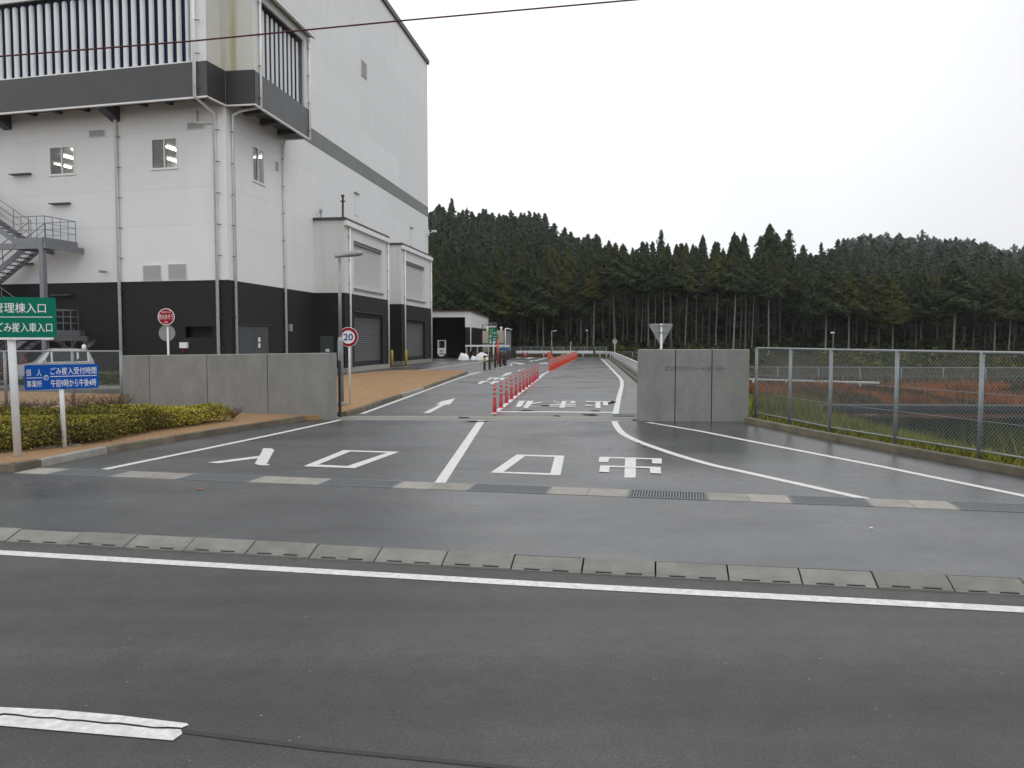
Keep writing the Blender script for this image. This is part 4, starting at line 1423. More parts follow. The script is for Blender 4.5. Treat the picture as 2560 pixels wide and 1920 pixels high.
# ------------------------------------------------------------------ delineators
ORD = ["first", "second", "third", "fourth", "fifth", "sixth", "seventh", "eighth", "ninth", "tenth", "eleventh", "twelfth"]
def delineator(m_body, name):
    t = thing("lane_delineator", name, "delineator", (0, 0, 0), "red delineators along the lane line")
    MB().lathe([(.10, 0), (.10, .022), (.062, .04)], n=14).make("foot", m_body, t, smooth=False)
    MB().lathe([(.060, .035), (.050, .25), (.045, .45), (.042, .80), (.030, .815)], n=14).make("post", m_body, t, smooth=True)
    for z in (.46, .59, .72):
        MB().lathe([(.0475, z - .032), (.0475, z + .032)], n=14).make("reflective_band", SILVER, t, smooth=True)
    return t
dn0 = delineator(RED, "first red delineator post, nearest the gate, with three silver bands")
NEAR = [(1236.7, 1031.7), (1252.5, 1019.7), (1266.4, 1007.7), (1278.9, 998), (1290, 989.3), (1300, 981.5), (1309, 974.9), (1317.3, 968.7), (1325, 962.8), (1332, 957.5), (1338, 952.7), (1344, 948)]
for i, (a, b) in enumerate(NEAR):
    p = G(a, b)
    if i == 0:
        dn0.location = p
    else:
        dup(dn0, p, random.uniform(0, 6), f"{ORD[i]} red delineator post counted from the gate, standing on the white lane line" if i < 11 else "last red delineator of the near row, just before the gap")
df0 = delineator(RED_O, "orange delineator in the dense far row that reads as one fence")
df0["group"] = "orange delineators of the far row"
fa_, fb_ = G(1374.5, 927.8), V((7.75, 95.5, 0))
NF = 34
for i in range(NF):
    p = fa_.lerp(fb_, i / (NF - 1))
    lab = "orange delineator at the near end of the dense far row" if i == 0 else ("orange delineator at the far end of the dense far row" if i == NF - 1 else "orange delineator within the dense far row that reads as one fence")
    if i == 0:
        df0.location = p
        df0["label"] = lab
    else:
        dup(df0, p, random.uniform(0, 6), lab)

# ------------------------------------------------------------------ street lamps
def lamp(base, ztop, label, s=1.0):
    t = thing("street_lamp", label, "lamp post", base)
    b = V(base)
    MB().lathe([(.17 * s, 0), (.17 * s, .10), (.13 * s, .14)], c=b, n=14).make("footing", CONC_KL, t)
    MB().lathe([(.085 * s, .10), (.085 * s, 1.95), (.060 * s, 2.08)], c=b, n=12).make("lower_pole", GALV, t, smooth=True)
    MB().lathe([(.052 * s, 2.0), (.046 * s, ztop - b.z - .06)], c=b, n=12).make("pole", GALV, t, smooth=True)
    h = b + UP * (ztop - b.z)
    vs, fs = [], []
    xs_ = [(-.14, .05, .10), (-.08, .07, .13), (.10, .10, .15), (.28, .14, .20), (.52, .145, .21), (.66, .11, .17), (.70, .05, .09)]
    k_ = 10
    for i, (x, wy, hz) in enumerate(xs_):
        x *= s
        tilt = x * .12
        for q_ in range(k_):
            a = 2 * PI * q_ / k_
            zz = math.sin(a) * hz * s * (.6 if math.sin(a) > 0 else .28)
            vs.append(h + V((x, math.cos(a) * wy * s, zz + tilt)))
    for i in range(len(xs_) - 1):
        for q_ in range(k_):
            q2 = (q_ + 1) % k_
            fs.append((i * k_ + q_, i * k_ + q2, (i + 1) * k_ + q2, (i + 1) * k_ + q_))
    fs += [tuple(range(k_))[::-1], tuple((len(xs_) - 1) * k_ + q_ for q_ in range(k_))]
    MB().add(vs, fs).make("lamp_head", GALV, t, smooth=True)
    return t
lp = G(853, 1015, .115)
lamp((lp.x, lp.y, .11), XZ(843, 641, lp.y).z, "grey street lamp with a flat single head just inside the left gate wall")
fl1 = XZ(1379, 880, 96)
lamp((fl1.x, 96, 0), XZ(1378, 829, 96).z, "small far street lamp behind the dense orange delineator row", .9)

# ------------------------------------------------------------------ signs
def round_sign(base, zc, r, label, kind, ztop=None):
    t = thing("road_sign", label, "road sign", base)
    b = V(base)
    MB().tube([b, (b.x, b.y, ztop or zc + r * .8)], .032, 10).make("post", POST_W, t, smooth=True)
    return t, b
# 20 speed sign
sp_ = G(875, 1011, .115)
zc = XZ(873, 842.5, sp_.y).z
t, b = round_sign((sp_.x, sp_.y, .11), zc, .29, "round white 20 speed limit sign with a red ring beside the lamp post", "speed", zc + .2)
c = V((b.x - .02, b.y - .05, zc))
MB().disc(c + V((0, .012, 0)), (0, -1, 0), .302, .004, 32).make("disc", SIGN_W, t)
mbr = MB()
n_ = 40
vs = []
for i in range(n_):
    a = 2 * PI * i / n_
    vs += [c + V((math.cos(a) * .285, 0, math.sin(a) * .285)), c + V((math.cos(a) * .205, 0, math.sin(a) * .205))]
mbr.add(vs, [(2 * i, 2 * ((i + 1) % n_), 2 * ((i + 1) % n_) + 1, 2 * i + 1) for i in range(n_)])
mbr.make("red_ring", SIGN_R, t)
lettering("20", c + V((-.145, 0, -.105)), (1, 0, 0), (0, 0, 1), .29, .21, SIGN_NAVY, t, "numerals", .003, .015)
# fire water tank sign and the sign back below it
y_s = 26.5
cs, cb = XZ(415.5, 792, y_s), XZ(414.5, 832.5, y_s)
t = thing("fire_sign", "round dark red fire water tank sign standing above the left gate wall", "sign", (cs.x + .03, y_s, 0))
MB().tube([(cs.x + .02, y_s + .05, 0), (cs.x + .02, y_s + .05, cb.z + .2)], .034, 10).make("post", POST_W, t, smooth=True)
rr = 21 * y_s / FOCAL
MB().disc(cs, (0, -1, 0), rr, .006, 32).make("disc", SIGN_W, t)
MB().disc(cs + V((0, -.0085, 0)), (0, -1, 0), rr * .91, .002, 32).make("red_face", SIGN_R, t)
f_ = cs + V((0, -.013, 0))
lettering("防火水そう", f_ + V((-rr * .84, 0, -rr * .30)), (1, 0, 0), (0, 0, 1), rr * 1.68, rr * .62, SIGN_W, t, "lettering", .0, .008)
lettering("消防水利", f_ + V((-rr * .55, 0, rr * .46)), (1, 0, 0), (0, 0, 1), rr * 1.1, rr * .2, SIGN_W, t, "lettering", .0, .0)
lettering("40t", f_ + V((-rr * .22, 0, -rr * .74)), (1, 0, 0), (0, 0, 1), rr * .44, rr * .22, SIGN_W, t, "lettering", .0, .0)
t = thing("road_sign", "back of a grey round sign hung right below the fire water tank sign", "road sign", (cb.x, y_s, cb.z))
MB().disc(cb + V((0, .085, 0)), (0, -1, 0), 20.5 * y_s / FOCAL, -.006, 32).make("disc", SIGN_BACK, t)
for dz in (-.135, .135):
    MB().bar(cb + V((-.17, .078, dz)), cb + V((.17, .078, dz)), .012, .024).make("bracket", GALV, t)
# back of the stop sign
y_t = 25.5
tl, tr_, tb = XZ(1620, 809, y_t), XZ(1684.5, 809, y_t), XZ(1652.5, 866, y_t)
t = thing("stop_sign", "back of a grey triangular stop sign rising behind the right gate wall", "road sign", (tb.x, y_t, 0))
def round_tri(P, r):
    pts = []
    for i in range(3):
        p, a, b_ = P[i], P[i - 1], P[(i + 1) % 3]
        da, db = (a - p).normalized(), (b_ - p).normalized()
        p0, p1 = p + da * r, p + db * r
        for k_ in range(5):
            s_ = k_ / 4
            pts.append(p0 * (1 - s_) ** 2 + p * 2 * s_ * (1 - s_) + p1 * s_ * s_)
    return pts
MB().ext(round_tri([tl, tb, tr_], .10), (0, .004, 0)).make("triangle", SIGN_BACK, t)
px_ = XZ(1652.5, 840, y_t).x
MB().tube([(px_, y_t - .05, 0), (px_, y_t - .05, tl.z - .01)], .036, 12).make("post", POST_W, t, smooth=True)
for z_, hw in ((XZ(1652, 812.8, y_t).z, .31), (XZ(1652, 829.5, y_t).z, .235)):
    MB().bar((px_ - hw, y_t - .012, z_), (px_ + hw, y_t - .012, z_), .02, .03).make("bracket", GALV, t)
    MB().bar((px_ - .055, y_t - .05, z_ - .02), (px_ + .055, y_t - .05, z_ - .02), .10, .035).make("clamp", GALV_D, t)
# far round sign and edge-on sign
y_f = 88.0
c = XZ(1537, 853.5, y_f)
t = thing("road_sign", "far round sign seen from the back by the bend of the guardrail", "road sign", (c.x, y_f, 0))
MB().tube([(c.x, y_f - .03, 0), (c.x, y_f - .03, c.z + .1)], .04, 8).make("post", POST_W, t)
MB().disc(c, (0, -1, 0), .30, .006, 20).make("disc", SIGN_BACK, t)
y_f = 97.0
c = XZ(1426.5, 860, y_f)
t = thing("road_sign", "thin far sign seen edge-on beside the far guardrail", "road sign", (c.x, y_f, 0))
MB().tube([(c.x, y_f, 0), (c.x, y_f, c.z + .3)], .045, 8).make("post", POST_W, t)
MB().disc(c + V((.08, 0, .05)), (-1, -.15, 0), .3, .01, 16).make("disc", SIGN_BACK, t)

# green entrance sign
gb_ = G(45, 1141, .11)
zt_, zb_ = XZ(35, 742.5, gb_.y - .05).z, XZ(35, 843.4, gb_.y - .05).z
t = thing("entrance_sign", "large green direction sign with two white lines of text on a white post", "sign", (gb_.x, gb_.y, .11))
yaw = math.radians(22)
xd = V((math.cos(yaw), math.sin(yaw), 0))
nrm = xd.cross(UP)
pc = V((gb_.x - .06, gb_.y, 0))
MB().tube([V((gb_.x, gb_.y, .05)), V((pc.x, pc.y, zt_ - .05))], .062, 14).make("post", POST_W, t, smooth=True)
def hit(px, py, p0, n_):
    d_ = ray(px, py)
    return CO + d_ * ((p0 - CO).dot(n_) / d_.dot(n_))
p0 = pc + nrm * .09
R_ = hit(140.5, 800, p0, nrm)
rx = (R_ - p0).dot(xd)
W_ = 1.42
gorg = p0 + xd * (rx - W_) + UP * zb_
board(gorg, xd, UP, W_, zt_ - zb_, .02, SIGN_G, t, "board", .035)
Hh = zt_ - zb_
def gtext(s_, pxl, pxr, pyt, pyb, parent, org, m=SIGN_W, ofs=.005):
    a, b_ = hit(pxl, pyb, p0, nrm), hit(pxr, pyb, p0, nrm)
    zt2, zb2 = hit(pxl, pyt, p0, nrm).z, a.z
    lettering(s_, a, xd, UP, (b_ - a).length, zt2 - zb2, m, parent, "lettering", .004, ofs)
gtext("管理棟入口", -17, 115, 756, 781.5, t, gorg)
gtext("ごみ搬入車入口", -9, 131, 806, 830, t, gorg)
a, b_ = hit(-60, 793.5, p0, nrm), hit(131, 793.5, p0, nrm)
MB().obox(a + nrm * .001, b_ - a, UP * .012, nrm * .003).make("rule", SIGN_W, t)
MB().bar(gorg + xd * .05 + UP * -.02 - nrm * .01, gorg + xd * (W_ - .05) + UP * -.02 - nrm * .01, .04, .035).make("frame_bar", PIPE, t)

# blue opening-hours sign
bb_ = G(162, 1118, .11)
t = thing("hours_sign", "low blue sign with white opening hours text standing in front of the hedge", "sign", (bb_.x, bb_.y, .11))
yaw = math.radians(40)
xd = V((math.cos(yaw), math.sin(yaw), 0))
nrm = xd.cross(UP)
p0 = V((bb_.x - .05, bb_.y, 0)) + nrm * .06
TL, TR, BL, BR = (hit(*q_, p0, nrm) for q_ in ((60, 914), (246.7, 908.7), (63, 978), (247.4, 967)))
zt_, zb_ = (TL.z + TR.z) / 2, (BL.z + BR.z) / 2
borg = V((BL.x, BL.y, zb_))
board(borg, xd, UP, (BR - BL).length, zt_ - zb_, .018, SIGN_B, t, "board", .03)
MB().tube([V((bb_.x, bb_.y, .05)), V((bb_.x - .04, bb_.y, zt_ - .06))], .040, 12).make("post", POST_W, t, smooth=True)
def btext(s_, l, r, tp_, bt, ofs=.004):
    a, b_ = hit(*l, p0, nrm), hit(*r, p0, nrm)
    h_ = hit(*tp_, p0, nrm).z - hit(*bt, p0, nrm).z
    a.z = hit(*bt, p0, nrm).z
    lettering(s_, a, xd, UP, (b_ - a).length, h_, SIGN_W, t, "lettering", .004, ofs)
BX = lambda x, y: (x * .14467, 840 + y * .14467)
btext("個　人", BX(450, 690), BX(718, 690), BX(450, 575), BX(450, 695))
btext("事業所", BX(462, 880), BX(725, 880), BX(462, 775), BX(462, 890))
btext("の", BX(758, 765), BX(838, 765), BX(758, 675), BX(758, 768))
btext("ごみ搬入受付時間", BX(872, 665), BX(1665, 665), BX(872, 545), BX(872, 672))
btext("午前9時から午後4時", BX(880, 880), BX(1665, 880), BX(880, 752), BX(880, 888))
for l, r in ((BX(460, 737), BX(735, 722)), (BX(868, 715), BX(1668, 678))):
    a, b_ = hit(*l, p0, nrm), hit(*r, p0, nrm)
    z_ = (a.z + b_.z) / 2
    a.z = b_.z = z_
    MB().obox(a + nrm * .001, b_ - a, UP * .012, nrm * .003).make("rule", SIGN_W, t)
MB().obox(V((bb_.x - .45, bb_.y - .22, .08)), xd * .8, V((-xd.y, xd.x, 0)) * .3, UP * .045).make("footing", CONC_KL, t)

# green lane sign in the yard
y_g = 74.5
gl, gr = XZ(1221, 861, y_g), XZ(1242, 861, y_g)
zt_ = XZ(1231, 818.5, y_g).z
t = thing("lane_sign", "tall green two-lane sign with arrows and white characters on a white post", "sign", ((gl.x + gr.x) / 2, y_g, 0))
cx = XZ(1233.5, 880, y_g).x
MB().tube([(cx, y_g + .06, 0), (cx, y_g + .06, gl.z + .3)], .075, 10).make("post", POST_W, t, smooth=True)
board(gl, (1, 0, 0), UP, gr.x - gl.x, zt_ - gl.z, .05, SIGN_G, t, "board", .02)
MB().obox((gl.x - .08, y_g - .06, zt_ + .01), (gr.x - gl.x - .02, 0, 0), (0, .2, 0), UP * .10).make("top_cap", SIGN_W, t)
fy = y_g - .052 + .05
hgt = zt_ - gl.z
wd = gr.x - gl.x
for i, (s_, x0) in enumerate((("収集車", .10), ("一般車", .58))):
    for k_, chx in enumerate(s_):
        zc_ = gl.z + hgt * (.40 - .175 * k_)
        lettering(chx, (gl.x + wd * x0, y_g, zc_ if chx != "一" else zc_ + .10), (1, 0, 0), (0, 0, 1), wd * .32, hgt * .145 if chx != "一" else .03, SIGN_W, t, "lettering", .005, .02)
def arrow(cx_, z0, z1, w_, m):
    y = y_g - .005
    MB().poly([(cx_ - w_ * .22, y, z0), (cx_ + w_ * .22, y, z0), (cx_ + w_ * .22, y, z0 + (z1 - z0) * .45), (cx_ + w_ * .5, y, z0 + (z1 - z0) * .45), (cx_, y, z1), (cx_ - w_ * .5, y, z0 + (z1 - z0) * .45), (cx_ - w_ * .22, y, z0 + (z1 - z0) * .45)]).make("arrow", m, t)
arrow(gl.x + wd * .27, gl.z + hgt * .78, gl.z + hgt * .93, .16, SIGN_Y)
arrow(gl.x + wd * .27, gl.z + hgt * .60, gl.z + hgt * .75, .16, SIGN_Y)
arrow(gl.x + wd * .74, gl.z + hgt * .59, gl.z + hgt * .74, .16, SIGN_W)
for z_ in (.62, .75, .88):
    MB().obox((gl.x + wd * .49, y_g - .006, gl.z + hgt * z_ - .07), (.03, 0, 0), (0, .004, 0), UP * .17).make("lane_dash", SIGN_W, t)
o_ = G(1244.5, 911)
t = thing("marker_post", "thick orange marker post right beside the green lane sign", "post", o_)
MB().tube([o_, o_ + UP * 2.15], .075, 10).make("pole", RED_O, t, smooth=True)
MB().tube([o_ + UP * 2.15, o_ + UP * 2.6], .05, 10).make("pole_top", TWIG, t, smooth=True)

# ------------------------------------------------------------------ guardrails
def guardrail(name, label, pts, z0=0.0, post_step=2.0, zs=1.0):
    t = thing(name, label, "guardrail", (pts[0][0], pts[0][1], z0), None)
    P = [V((a, b, z0)) for a, b in pts]
    vs, fs = [], []
    prof = [(.00, .43), (.05, .48), (.05, .53), (.0, .58), (.0, .62), (.05, .67), (.05, .72), (.0, .77), (-.006, .77), (-.006, .43)]
    prof = [(o_, .60 + (z_ - .60) * zs) for o_, z_ in prof]
    k_ = len(prof)
    for i, p in enumerate(P):
        d_ = (P[min(i + 1, len(P) - 1)] - P[max(i - 1, 0)]).normalized()
        n_ = V((-d_.y, d_.x, 0))
        for o_, z in prof:
            vs.append(p + n_ * o_ + UP * z)
    for i in range(len(P) - 1):
        for q_ in range(k_):
            q2 = (q_ + 1) % k_
            fs.append((i * k_ + q_, i * k_ + q2, (i + 1) * k_ + q2, (i + 1) * k_ + q_))
    MB().add(vs, fs).make("beam", POST_W, t)
    for a, b in zip(P, P[1:]):
        n_ = max(1, round((b - a).length / post_step))
        s_ = V((-(b - a).y, (b - a).x, 0)).normalized()
        for i in range(n_):
            p = a.lerp(b, (i + .5) / n_) - s_ * .08
            MB().tube([p + UP * -.1, p + UP * (.60 + .14 * zs)], .07, 10).make("post", POST_W, t, smooth=True)
    return t
gr_ = [(interp(cr_, y) + .62, y) for y in (24, 30, 37, 45, 54, 65, 78, 90)]
gr_ += [(11.35, 94.0), (11.0, 96.6), (10.2, 97.6)]
guardrail("guardrail", "white guardrail running along the right side of the drive up to the gate wall", gr_)
guardrail("guardrail", "white guardrail across the far end of the drive below the forest", [(9.9, 97.8), (5, 98.0), (.5, 98.2)])
guardrail("guardrail", "white guardrail on the far bank of the pond seen through the fence", [(19.6, 42.6), (16.2, 44.6), (13.2, 47.0), (11.4, 48.8)], -.78, 2.0, .30)

# ------------------------------------------------------------------ chain link fences
def chain_mesh(mb, a, b, z0a, z0b, h_, pitch, r):
    """two crossing families of straight wires filling the panel a-b"""
    d_ = b - a
    L_ = d_.length
    n_ = V((-d_.y, d_.x, 0)).normalized()
    for fam in (1, -1):
        k0 = int(-h_ / pitch) - 1
        k1 = int(L_ / pitch) + int(h_ / pitch) + 2
        for k_ in range(k0, k1):
            # line x = k*pitch + fam*z
            x0 = k_ * pitch
            lo, hi = 0.0, h_
            if fam > 0:
                lo, hi = max(lo, -x0), min(hi, L_ - x0)
            else:
                lo, hi = max(lo, x0 - L_), min(hi, x0)
            if hi - lo < .02:
                continue
            xa, xb = x0 + fam * lo, x0 + fam * hi
            pa = a + d_ * (xa / L_) + UP * (z0a + (z0b - z0a) * xa / L_ + lo) + n_ * r * fam
            pb = a + d_ * (xb / L_) + UP * (z0a + (z0b - z0a) * xb / L_ + hi) + n_ * r * fam
            e = (pb - pa).normalized()
            s_ = e.cross(n_).normalized() * r
            mb.add([pa - s_, pa + s_, pa + n_ * r * 1.6, pb - s_, pb + s_, pb + n_ * r * 1.6], [(0, 1, 4, 3), (1, 2, 5, 4), (2, 0, 3, 5)])
WIREM = mat("fence_wire", (0.23, 0.265, 0.265), 0.5, metal=0.3)
def fence(name, label, posts, h_, z0, pitch=.075, r=.0022, mids=(.33, .60), prad=.045, trad=.026):
    t = thing(name, label, "fence", (posts[0][0], posts[0][1], z0))
    P = [V((a, b, 0)) for a, b in posts]
    for p in P:
        MB().tube([p + UP * (z0 - .15), p + UP * (z0 + h_)], prad, 10).make("post", GALV_D, t, smooth=True)
    mb = MB()
    mb.tube([p + UP * (z0 + h_ + .0) for p in P], trad, 8)
    mb.make("top_rail", GALV, t, smooth=True)
    mb = MB()
    mb.tube([p + UP * (z0 + .06) for p in P], trad * .75, 8)
    mb.make("bottom_rail", GALV, t, smooth=True)
    for m_ in mids:
        mb = MB()
        mb.tube([p + UP * (z0 + h_ * m_) for p in P], .006, 5)
        mb.make("tension_wire", GALV_D, t)
    if pitch:
        mb = MB()
        for a, b in zip(P, P[1:]):
            chain_mesh(mb, a, b, z0 + .05, z0 + .05, h_ - .07, pitch, r)
        mb.make("chain_mesh", WIREM, t, kind="stuff")
    return t
fp_ = [(6.42, 21.0), (6.72, 19.3), (6.98, 17.5), (7.52, 15.62), (8.08, 13.75), (8.55, 11.9), (9.0, 10.2)]
fence("chain_link_fence", "tall grey chain link fence on the kerb between the apron and the pond, right side", fp_, 1.76, .13, .075, .0022, (.33, .60), .040, .024)
kerb_run("fence_kerb", [(9.15, 9.0), (8.0, 12.15), (7.27, 14.82), (6.6, 17.4), (6.08, 20.2)][0:] and [(8.9, 8.6), (7.86, 12.15), (7.17, 14.82), (6.5, 17.6), (5.93, 20.35)][::-1], CONC_K, wd=.16, ht=.13, seg=2.0)
fenceL = [(-20.5, 25.4), (-17.5, 25.2), (-13.6, 24.9), (-11.6, 24.0), (-11.35, 23.6)]
fl_p = [(XZ(-160, 900, 24.2).x, 24.2), (XZ(12, 900, 24.2).x, 24.2), (XZ(181, 900, 24.2).x, 24.2), (XZ(302, 900, 24.2).x, 24.2)]
fence("chain_link_fence", "chain link fence with a pale top rail in front of the parked cars, left side", fl_p, 1.66, .10, .08, .0024)
ff_ = [(-.3 + i * 1.38, 103.0) for i in range(10)]
fence("guard_fence", "thin far fence between the far guardrail and the forest", ff_, 1.25, -.05, .16, .006, (.5,), .035, .022)
ff2 = [(12.6, 101.5), (13.6, 95), (14.6, 95), (15.4, 90), (16.2, 86)]
t = fence("guard_fence", "low fence stepping down the grass slope behind the far bend", [(12.8, 99), (14.6, 97), (15.6, 97)], 1.2, -.55, .16, .006, (.5,), .035, .022)
fb_p = [(11.5 + i * 2.4, 49.5 - i * .25) for i in range(18)]
fence("guard_fence", "low fence along the far bank of the pond behind the guardrail", fb_p, 1.05, -.60, .12, .005, (.5,), .03, .02)

# sliding gate parked behind the left wall
t = thing("sliding_gate", "dark folded sliding gate whose end shows behind the left gate wall", "gate", (LWb.x, LWb.y + .45, 0))
g0_ = V((LWb.x + .16, LWb.y + .42, .03))
gd = -ld.normalized()
MB().obox(g0_, gd * .08, V((0, .08, 0)), UP * 1.52).make("end_post", STEELD, t)
for z_ in (.05, 1.42):
    MB().bar(g0_ + UP * z_ + gd * .08 + V((0, .04, 0)), g0_ + UP * z_ + gd * 5 + V((0, .04, 0)), .05, .06).make("gate_rail", STEELD, t)
for i in range(1, 20):
    MB().bar(g0_ + gd * .25 * i + V((0, .04, .08)), g0_ + gd * .25 * i + V((0, .04, 1.40)), .03, .03).make("bar", STEELD, t)

# ------------------------------------------------------------------ shed at the back of the yard
shed = thing("open_shed", "low open shed with a white gable and black interior behind the plant", "shed", XZ(1120, 895, 92))
sf = 92.0
xA, xB = XZ(1030, 895, sf).x, XZ(1176, 895, sf).x
zt = XZ(1176, 778.7, sf).z
zl = XZ(1163, 793, sf).z
xO = XZ(1163, 895, sf).x
zb2 = XZ(1176, 818, sf).z
MB().obox((xA, sf, zl), (xB - xA, 0, 0), (0, .2, 0), UP * (zt - zl)).make("front_wall", WALL_W, shed)
MB().obox((xO, sf, zb2), (xB - xO, 0, 0), (0, .2, 0), UP * (zl - zb2 - .004)).make("pillar_wall", WALL_W, shed)
MB().obox((xO, sf, 0), (xB - xO, 0, 0), (0, .2, 0), UP * (zb2 - .004)).make("pillar_base", WALL_D, shed)
sx = XZ(1222, 880, 104)
side_top = XZ(1222, 795, 104).z
MB().add([(xB, sf, zt), (sx.x, 104, side_top), (sx.x, 104, zb2 - .1), (xB, sf, zb2)], [(0, 1, 2, 3)]).make("side_wall", WALL_W, shed)
MB().add([(xB, sf, zb2 - .004), (sx.x, 104, zb2 - .104), (sx.x, 104, 0), (xB, sf, 0)], [(0, 1, 2, 3)]).make("side_base", WALL_D, shed)
MB().tube([(xB + .05, sf - .08, 0), (xB + .05, sf - .08, zb2)], .06, 8).make("downpipe", PIPE, shed)
MB().ext([(xA - .2, sf - .2, zt), (xB + .15, sf - .2, zt), (sx.x + .2, 104.2, side_top), (xA - .2, 104.2, side_top)], UP * .10).make("roof", RUST, shed)
MB().obox((xA, 103.8, 0), (sx.x - xA, 0, 0), (0, .15, 0), UP * side_top).make("back_wall", BLACK, shed)
MB().obox((xA - .2, sf, 0), (.2, 0, 0), (0, 12, 0), UP * side_top).make("end_wall", WALL_D, shed)
MB().obox((xA, sf + .3, .004), (xB - xA - .3, 0, 0), (0, 11.4, 0), UP * .02).make("shed_floor", ASPH_ROAD, shed)

# forklift
y_k = 91.0
fk = XZ(1103.5, 889, y_k)
t = thing("forklift", "white forklift parked in the black mouth of the open shed", "forklift", (fk.x, y_k, 0))
fx = fk.x
for (xx, yy) in ((-.36, .1), (.36, .1), (-.36, 1.4), (.36, 1.4)):
    MB().tube([(fx + xx - .09, y_k + yy, .26), (fx + xx + .09, y_k + yy, .26)], .26, 14).make("wheel", TYRE, t)
MB().ext([(fx - .38, y_k, .25), (fx + .38, y_k, .25), (fx + .44, y_k, .5), (fx + .44, y_k, 1.12), (fx + .36, y_k, 1.18), (fx - .36, y_k, 1.18), (fx - .44, y_k, 1.12), (fx - .44, y_k, .5)], (0, .55, 0)).make("counterweight", SIGN_W, t)
MB().ext([(fx - .25, y_k - .006, .92), (fx + .25, y_k - .006, .92), (fx + .18, y_k - .006, .80), (fx - .18, y_k - .006, .80)], (0, .004, 0)).make("rear_slot", BLACK, t)
MB().ext([(fx - .28, y_k - .006, .62), (fx + .28, y_k - .006, .62), (fx + .14, y_k - .006, .48), (fx - .14, y_k - .006, .48)], (0, .004, 0)).make("rear_slot", BLACK, t)
MB().box((fx, y_k + .95, .75), (.86, .8, .6)).make("body", SIGN_W, t)
mb = MB()
for xx in (-.40, .40):
    mb.bar((fx + xx, y_k + .15, 1.1), (fx + xx, y_k + .25, 2.05), .06, .06)
    mb.bar((fx + xx, y_k + 1.3, 1.0), (fx + xx, y_k + 1.2, 2.05), .06, .06)
    mb.bar((fx + xx, y_k + .22, 2.05), (fx + xx, y_k + 1.22, 2.05), .06, .06)
mb.bar((fx - .43, y_k + .25, 2.05), (fx + .43, y_k + .25, 2.05), .06, .06)
mb.bar((fx - .43, y_k + 1.2, 2.05), (fx + .43, y_k + 1.2, 2.05), .06, .06)
mb.make("overhead_guard", SIGN_W, t)
mb = MB()
for xx in (-.28, .28):
    mb.bar((fx + xx, y_k + 1.75, .1), (fx + xx, y_k + 1.75, 1.95), .08, .1)
mb.make("mast", STEELD, t)
MB().box((fx, y_k + .7, 1.25), (.45, .12, .5)).make("seat", BLACK, t)

# beige tanks with a grey lattice end
y_k = 90.5
def tank(pxl, pxr, pyt, label):
    a, b = XZ(pxl, pyt, y_k), XZ(pxr, pyt, y_k)
    t = thing("storage_tank", label, "tank", ((a.x + b.x) / 2, y_k, 0))
    z_ = a.z
    w_ = b.x - a.x
    MB().obox((a.x, y_k, .35), (w_, 0, 0), (0, 3.0, 0), UP * (z_ - .35)).make("shell", BEIGE, t)
    for f in (.0, .48, .94):
        MB().obox((a.x + w_ * f, y_k - .06, .4), (w_ * .06, 0, 0), (0, .055, 0), UP * (z_ - .45)).make("rib", BEIGE, t)
    MB().obox((a.x - .04, y_k - .08, XZ(pxl, 860, y_k).z), (w_ + .08, 0, 0), (0, .06, 0), UP * .09).make("belt", STEELD, t)
    MB().obox((a.x - .05, y_k - .08, .2), (w_ + .1, 0, 0), (0, 3.1, 0), UP * .145).make("base_frame", STEELD, t)
    for i in range(2):
        for yy in (.2, 2.6):
            MB().box((a.x + w_ * (.15 + .7 * i), y_k + yy, .1), (.15, .15, .2)).make("foot", STEELD, t)
    MB().lathe([(.10, 0), (.10, .22), (.16, .24), (.16, .36), (.05, .42)], c=(a.x + w_ * .62, y_k + .5, z_), n=12).make("vent_cap", SIGN_W, t)
    for zz in (.45, .66):
        MB().obox((a.x + w_ * .35, y_k - .012, z_ * zz), (w_ * .3, 0, 0), (0, .010, 0), UP * .05).make("level_mark", mat("tank_mark", (.3, .26, .19), .6), t)
    return t, a, b, z_
tank(1206.5, 1225.5, 827, "beige storage tank on the left, half hidden by the green lane sign")
t, a, b, z_ = tank(1241.5, 1259.5, 826, "beige storage tank on the right with a grey lattice end")
mb = MB()
c1 = XZ(1277, 830, y_k + 2).x
for i in range(12):
    f = i / 11
    mb.bar((b.x + .12 + (c1 - b.x - .12) * f, y_k + 3 * f, .2), (b.x + .12 + (c1 - b.x - .12) * f, y_k + 3 * f, z_ - .05), .04, .04)
for i in range(9):
    zz = .3 + (z_ - .4) * i / 8
    mb.bar((b.x + .12, y_k + .04, zz), (c1, y_k + 3.04, zz), .03, .05)
mb.make("lattice_end", GALV, t)
MB().add([(b.x + .12, y_k + .1, .2), (c1, y_k + 3.1, .2), (c1, y_k + 3.1, z_ - .08), (b.x + .12, y_k + .1, z_ - .08)], [(0, 1, 2, 3)]).make("end_panel", BAND, t)
MB().tube([(b.x + .16, y_k - .06, .3), (b.x + .16, y_k - .06, z_ + .15), (b.x + .4, y_k + .3, z_ + .22), (b.x + .9, y_k + 1.4, z_ + .1)], .07, 8).make("pipe", SIGN_W, t, smooth=True)
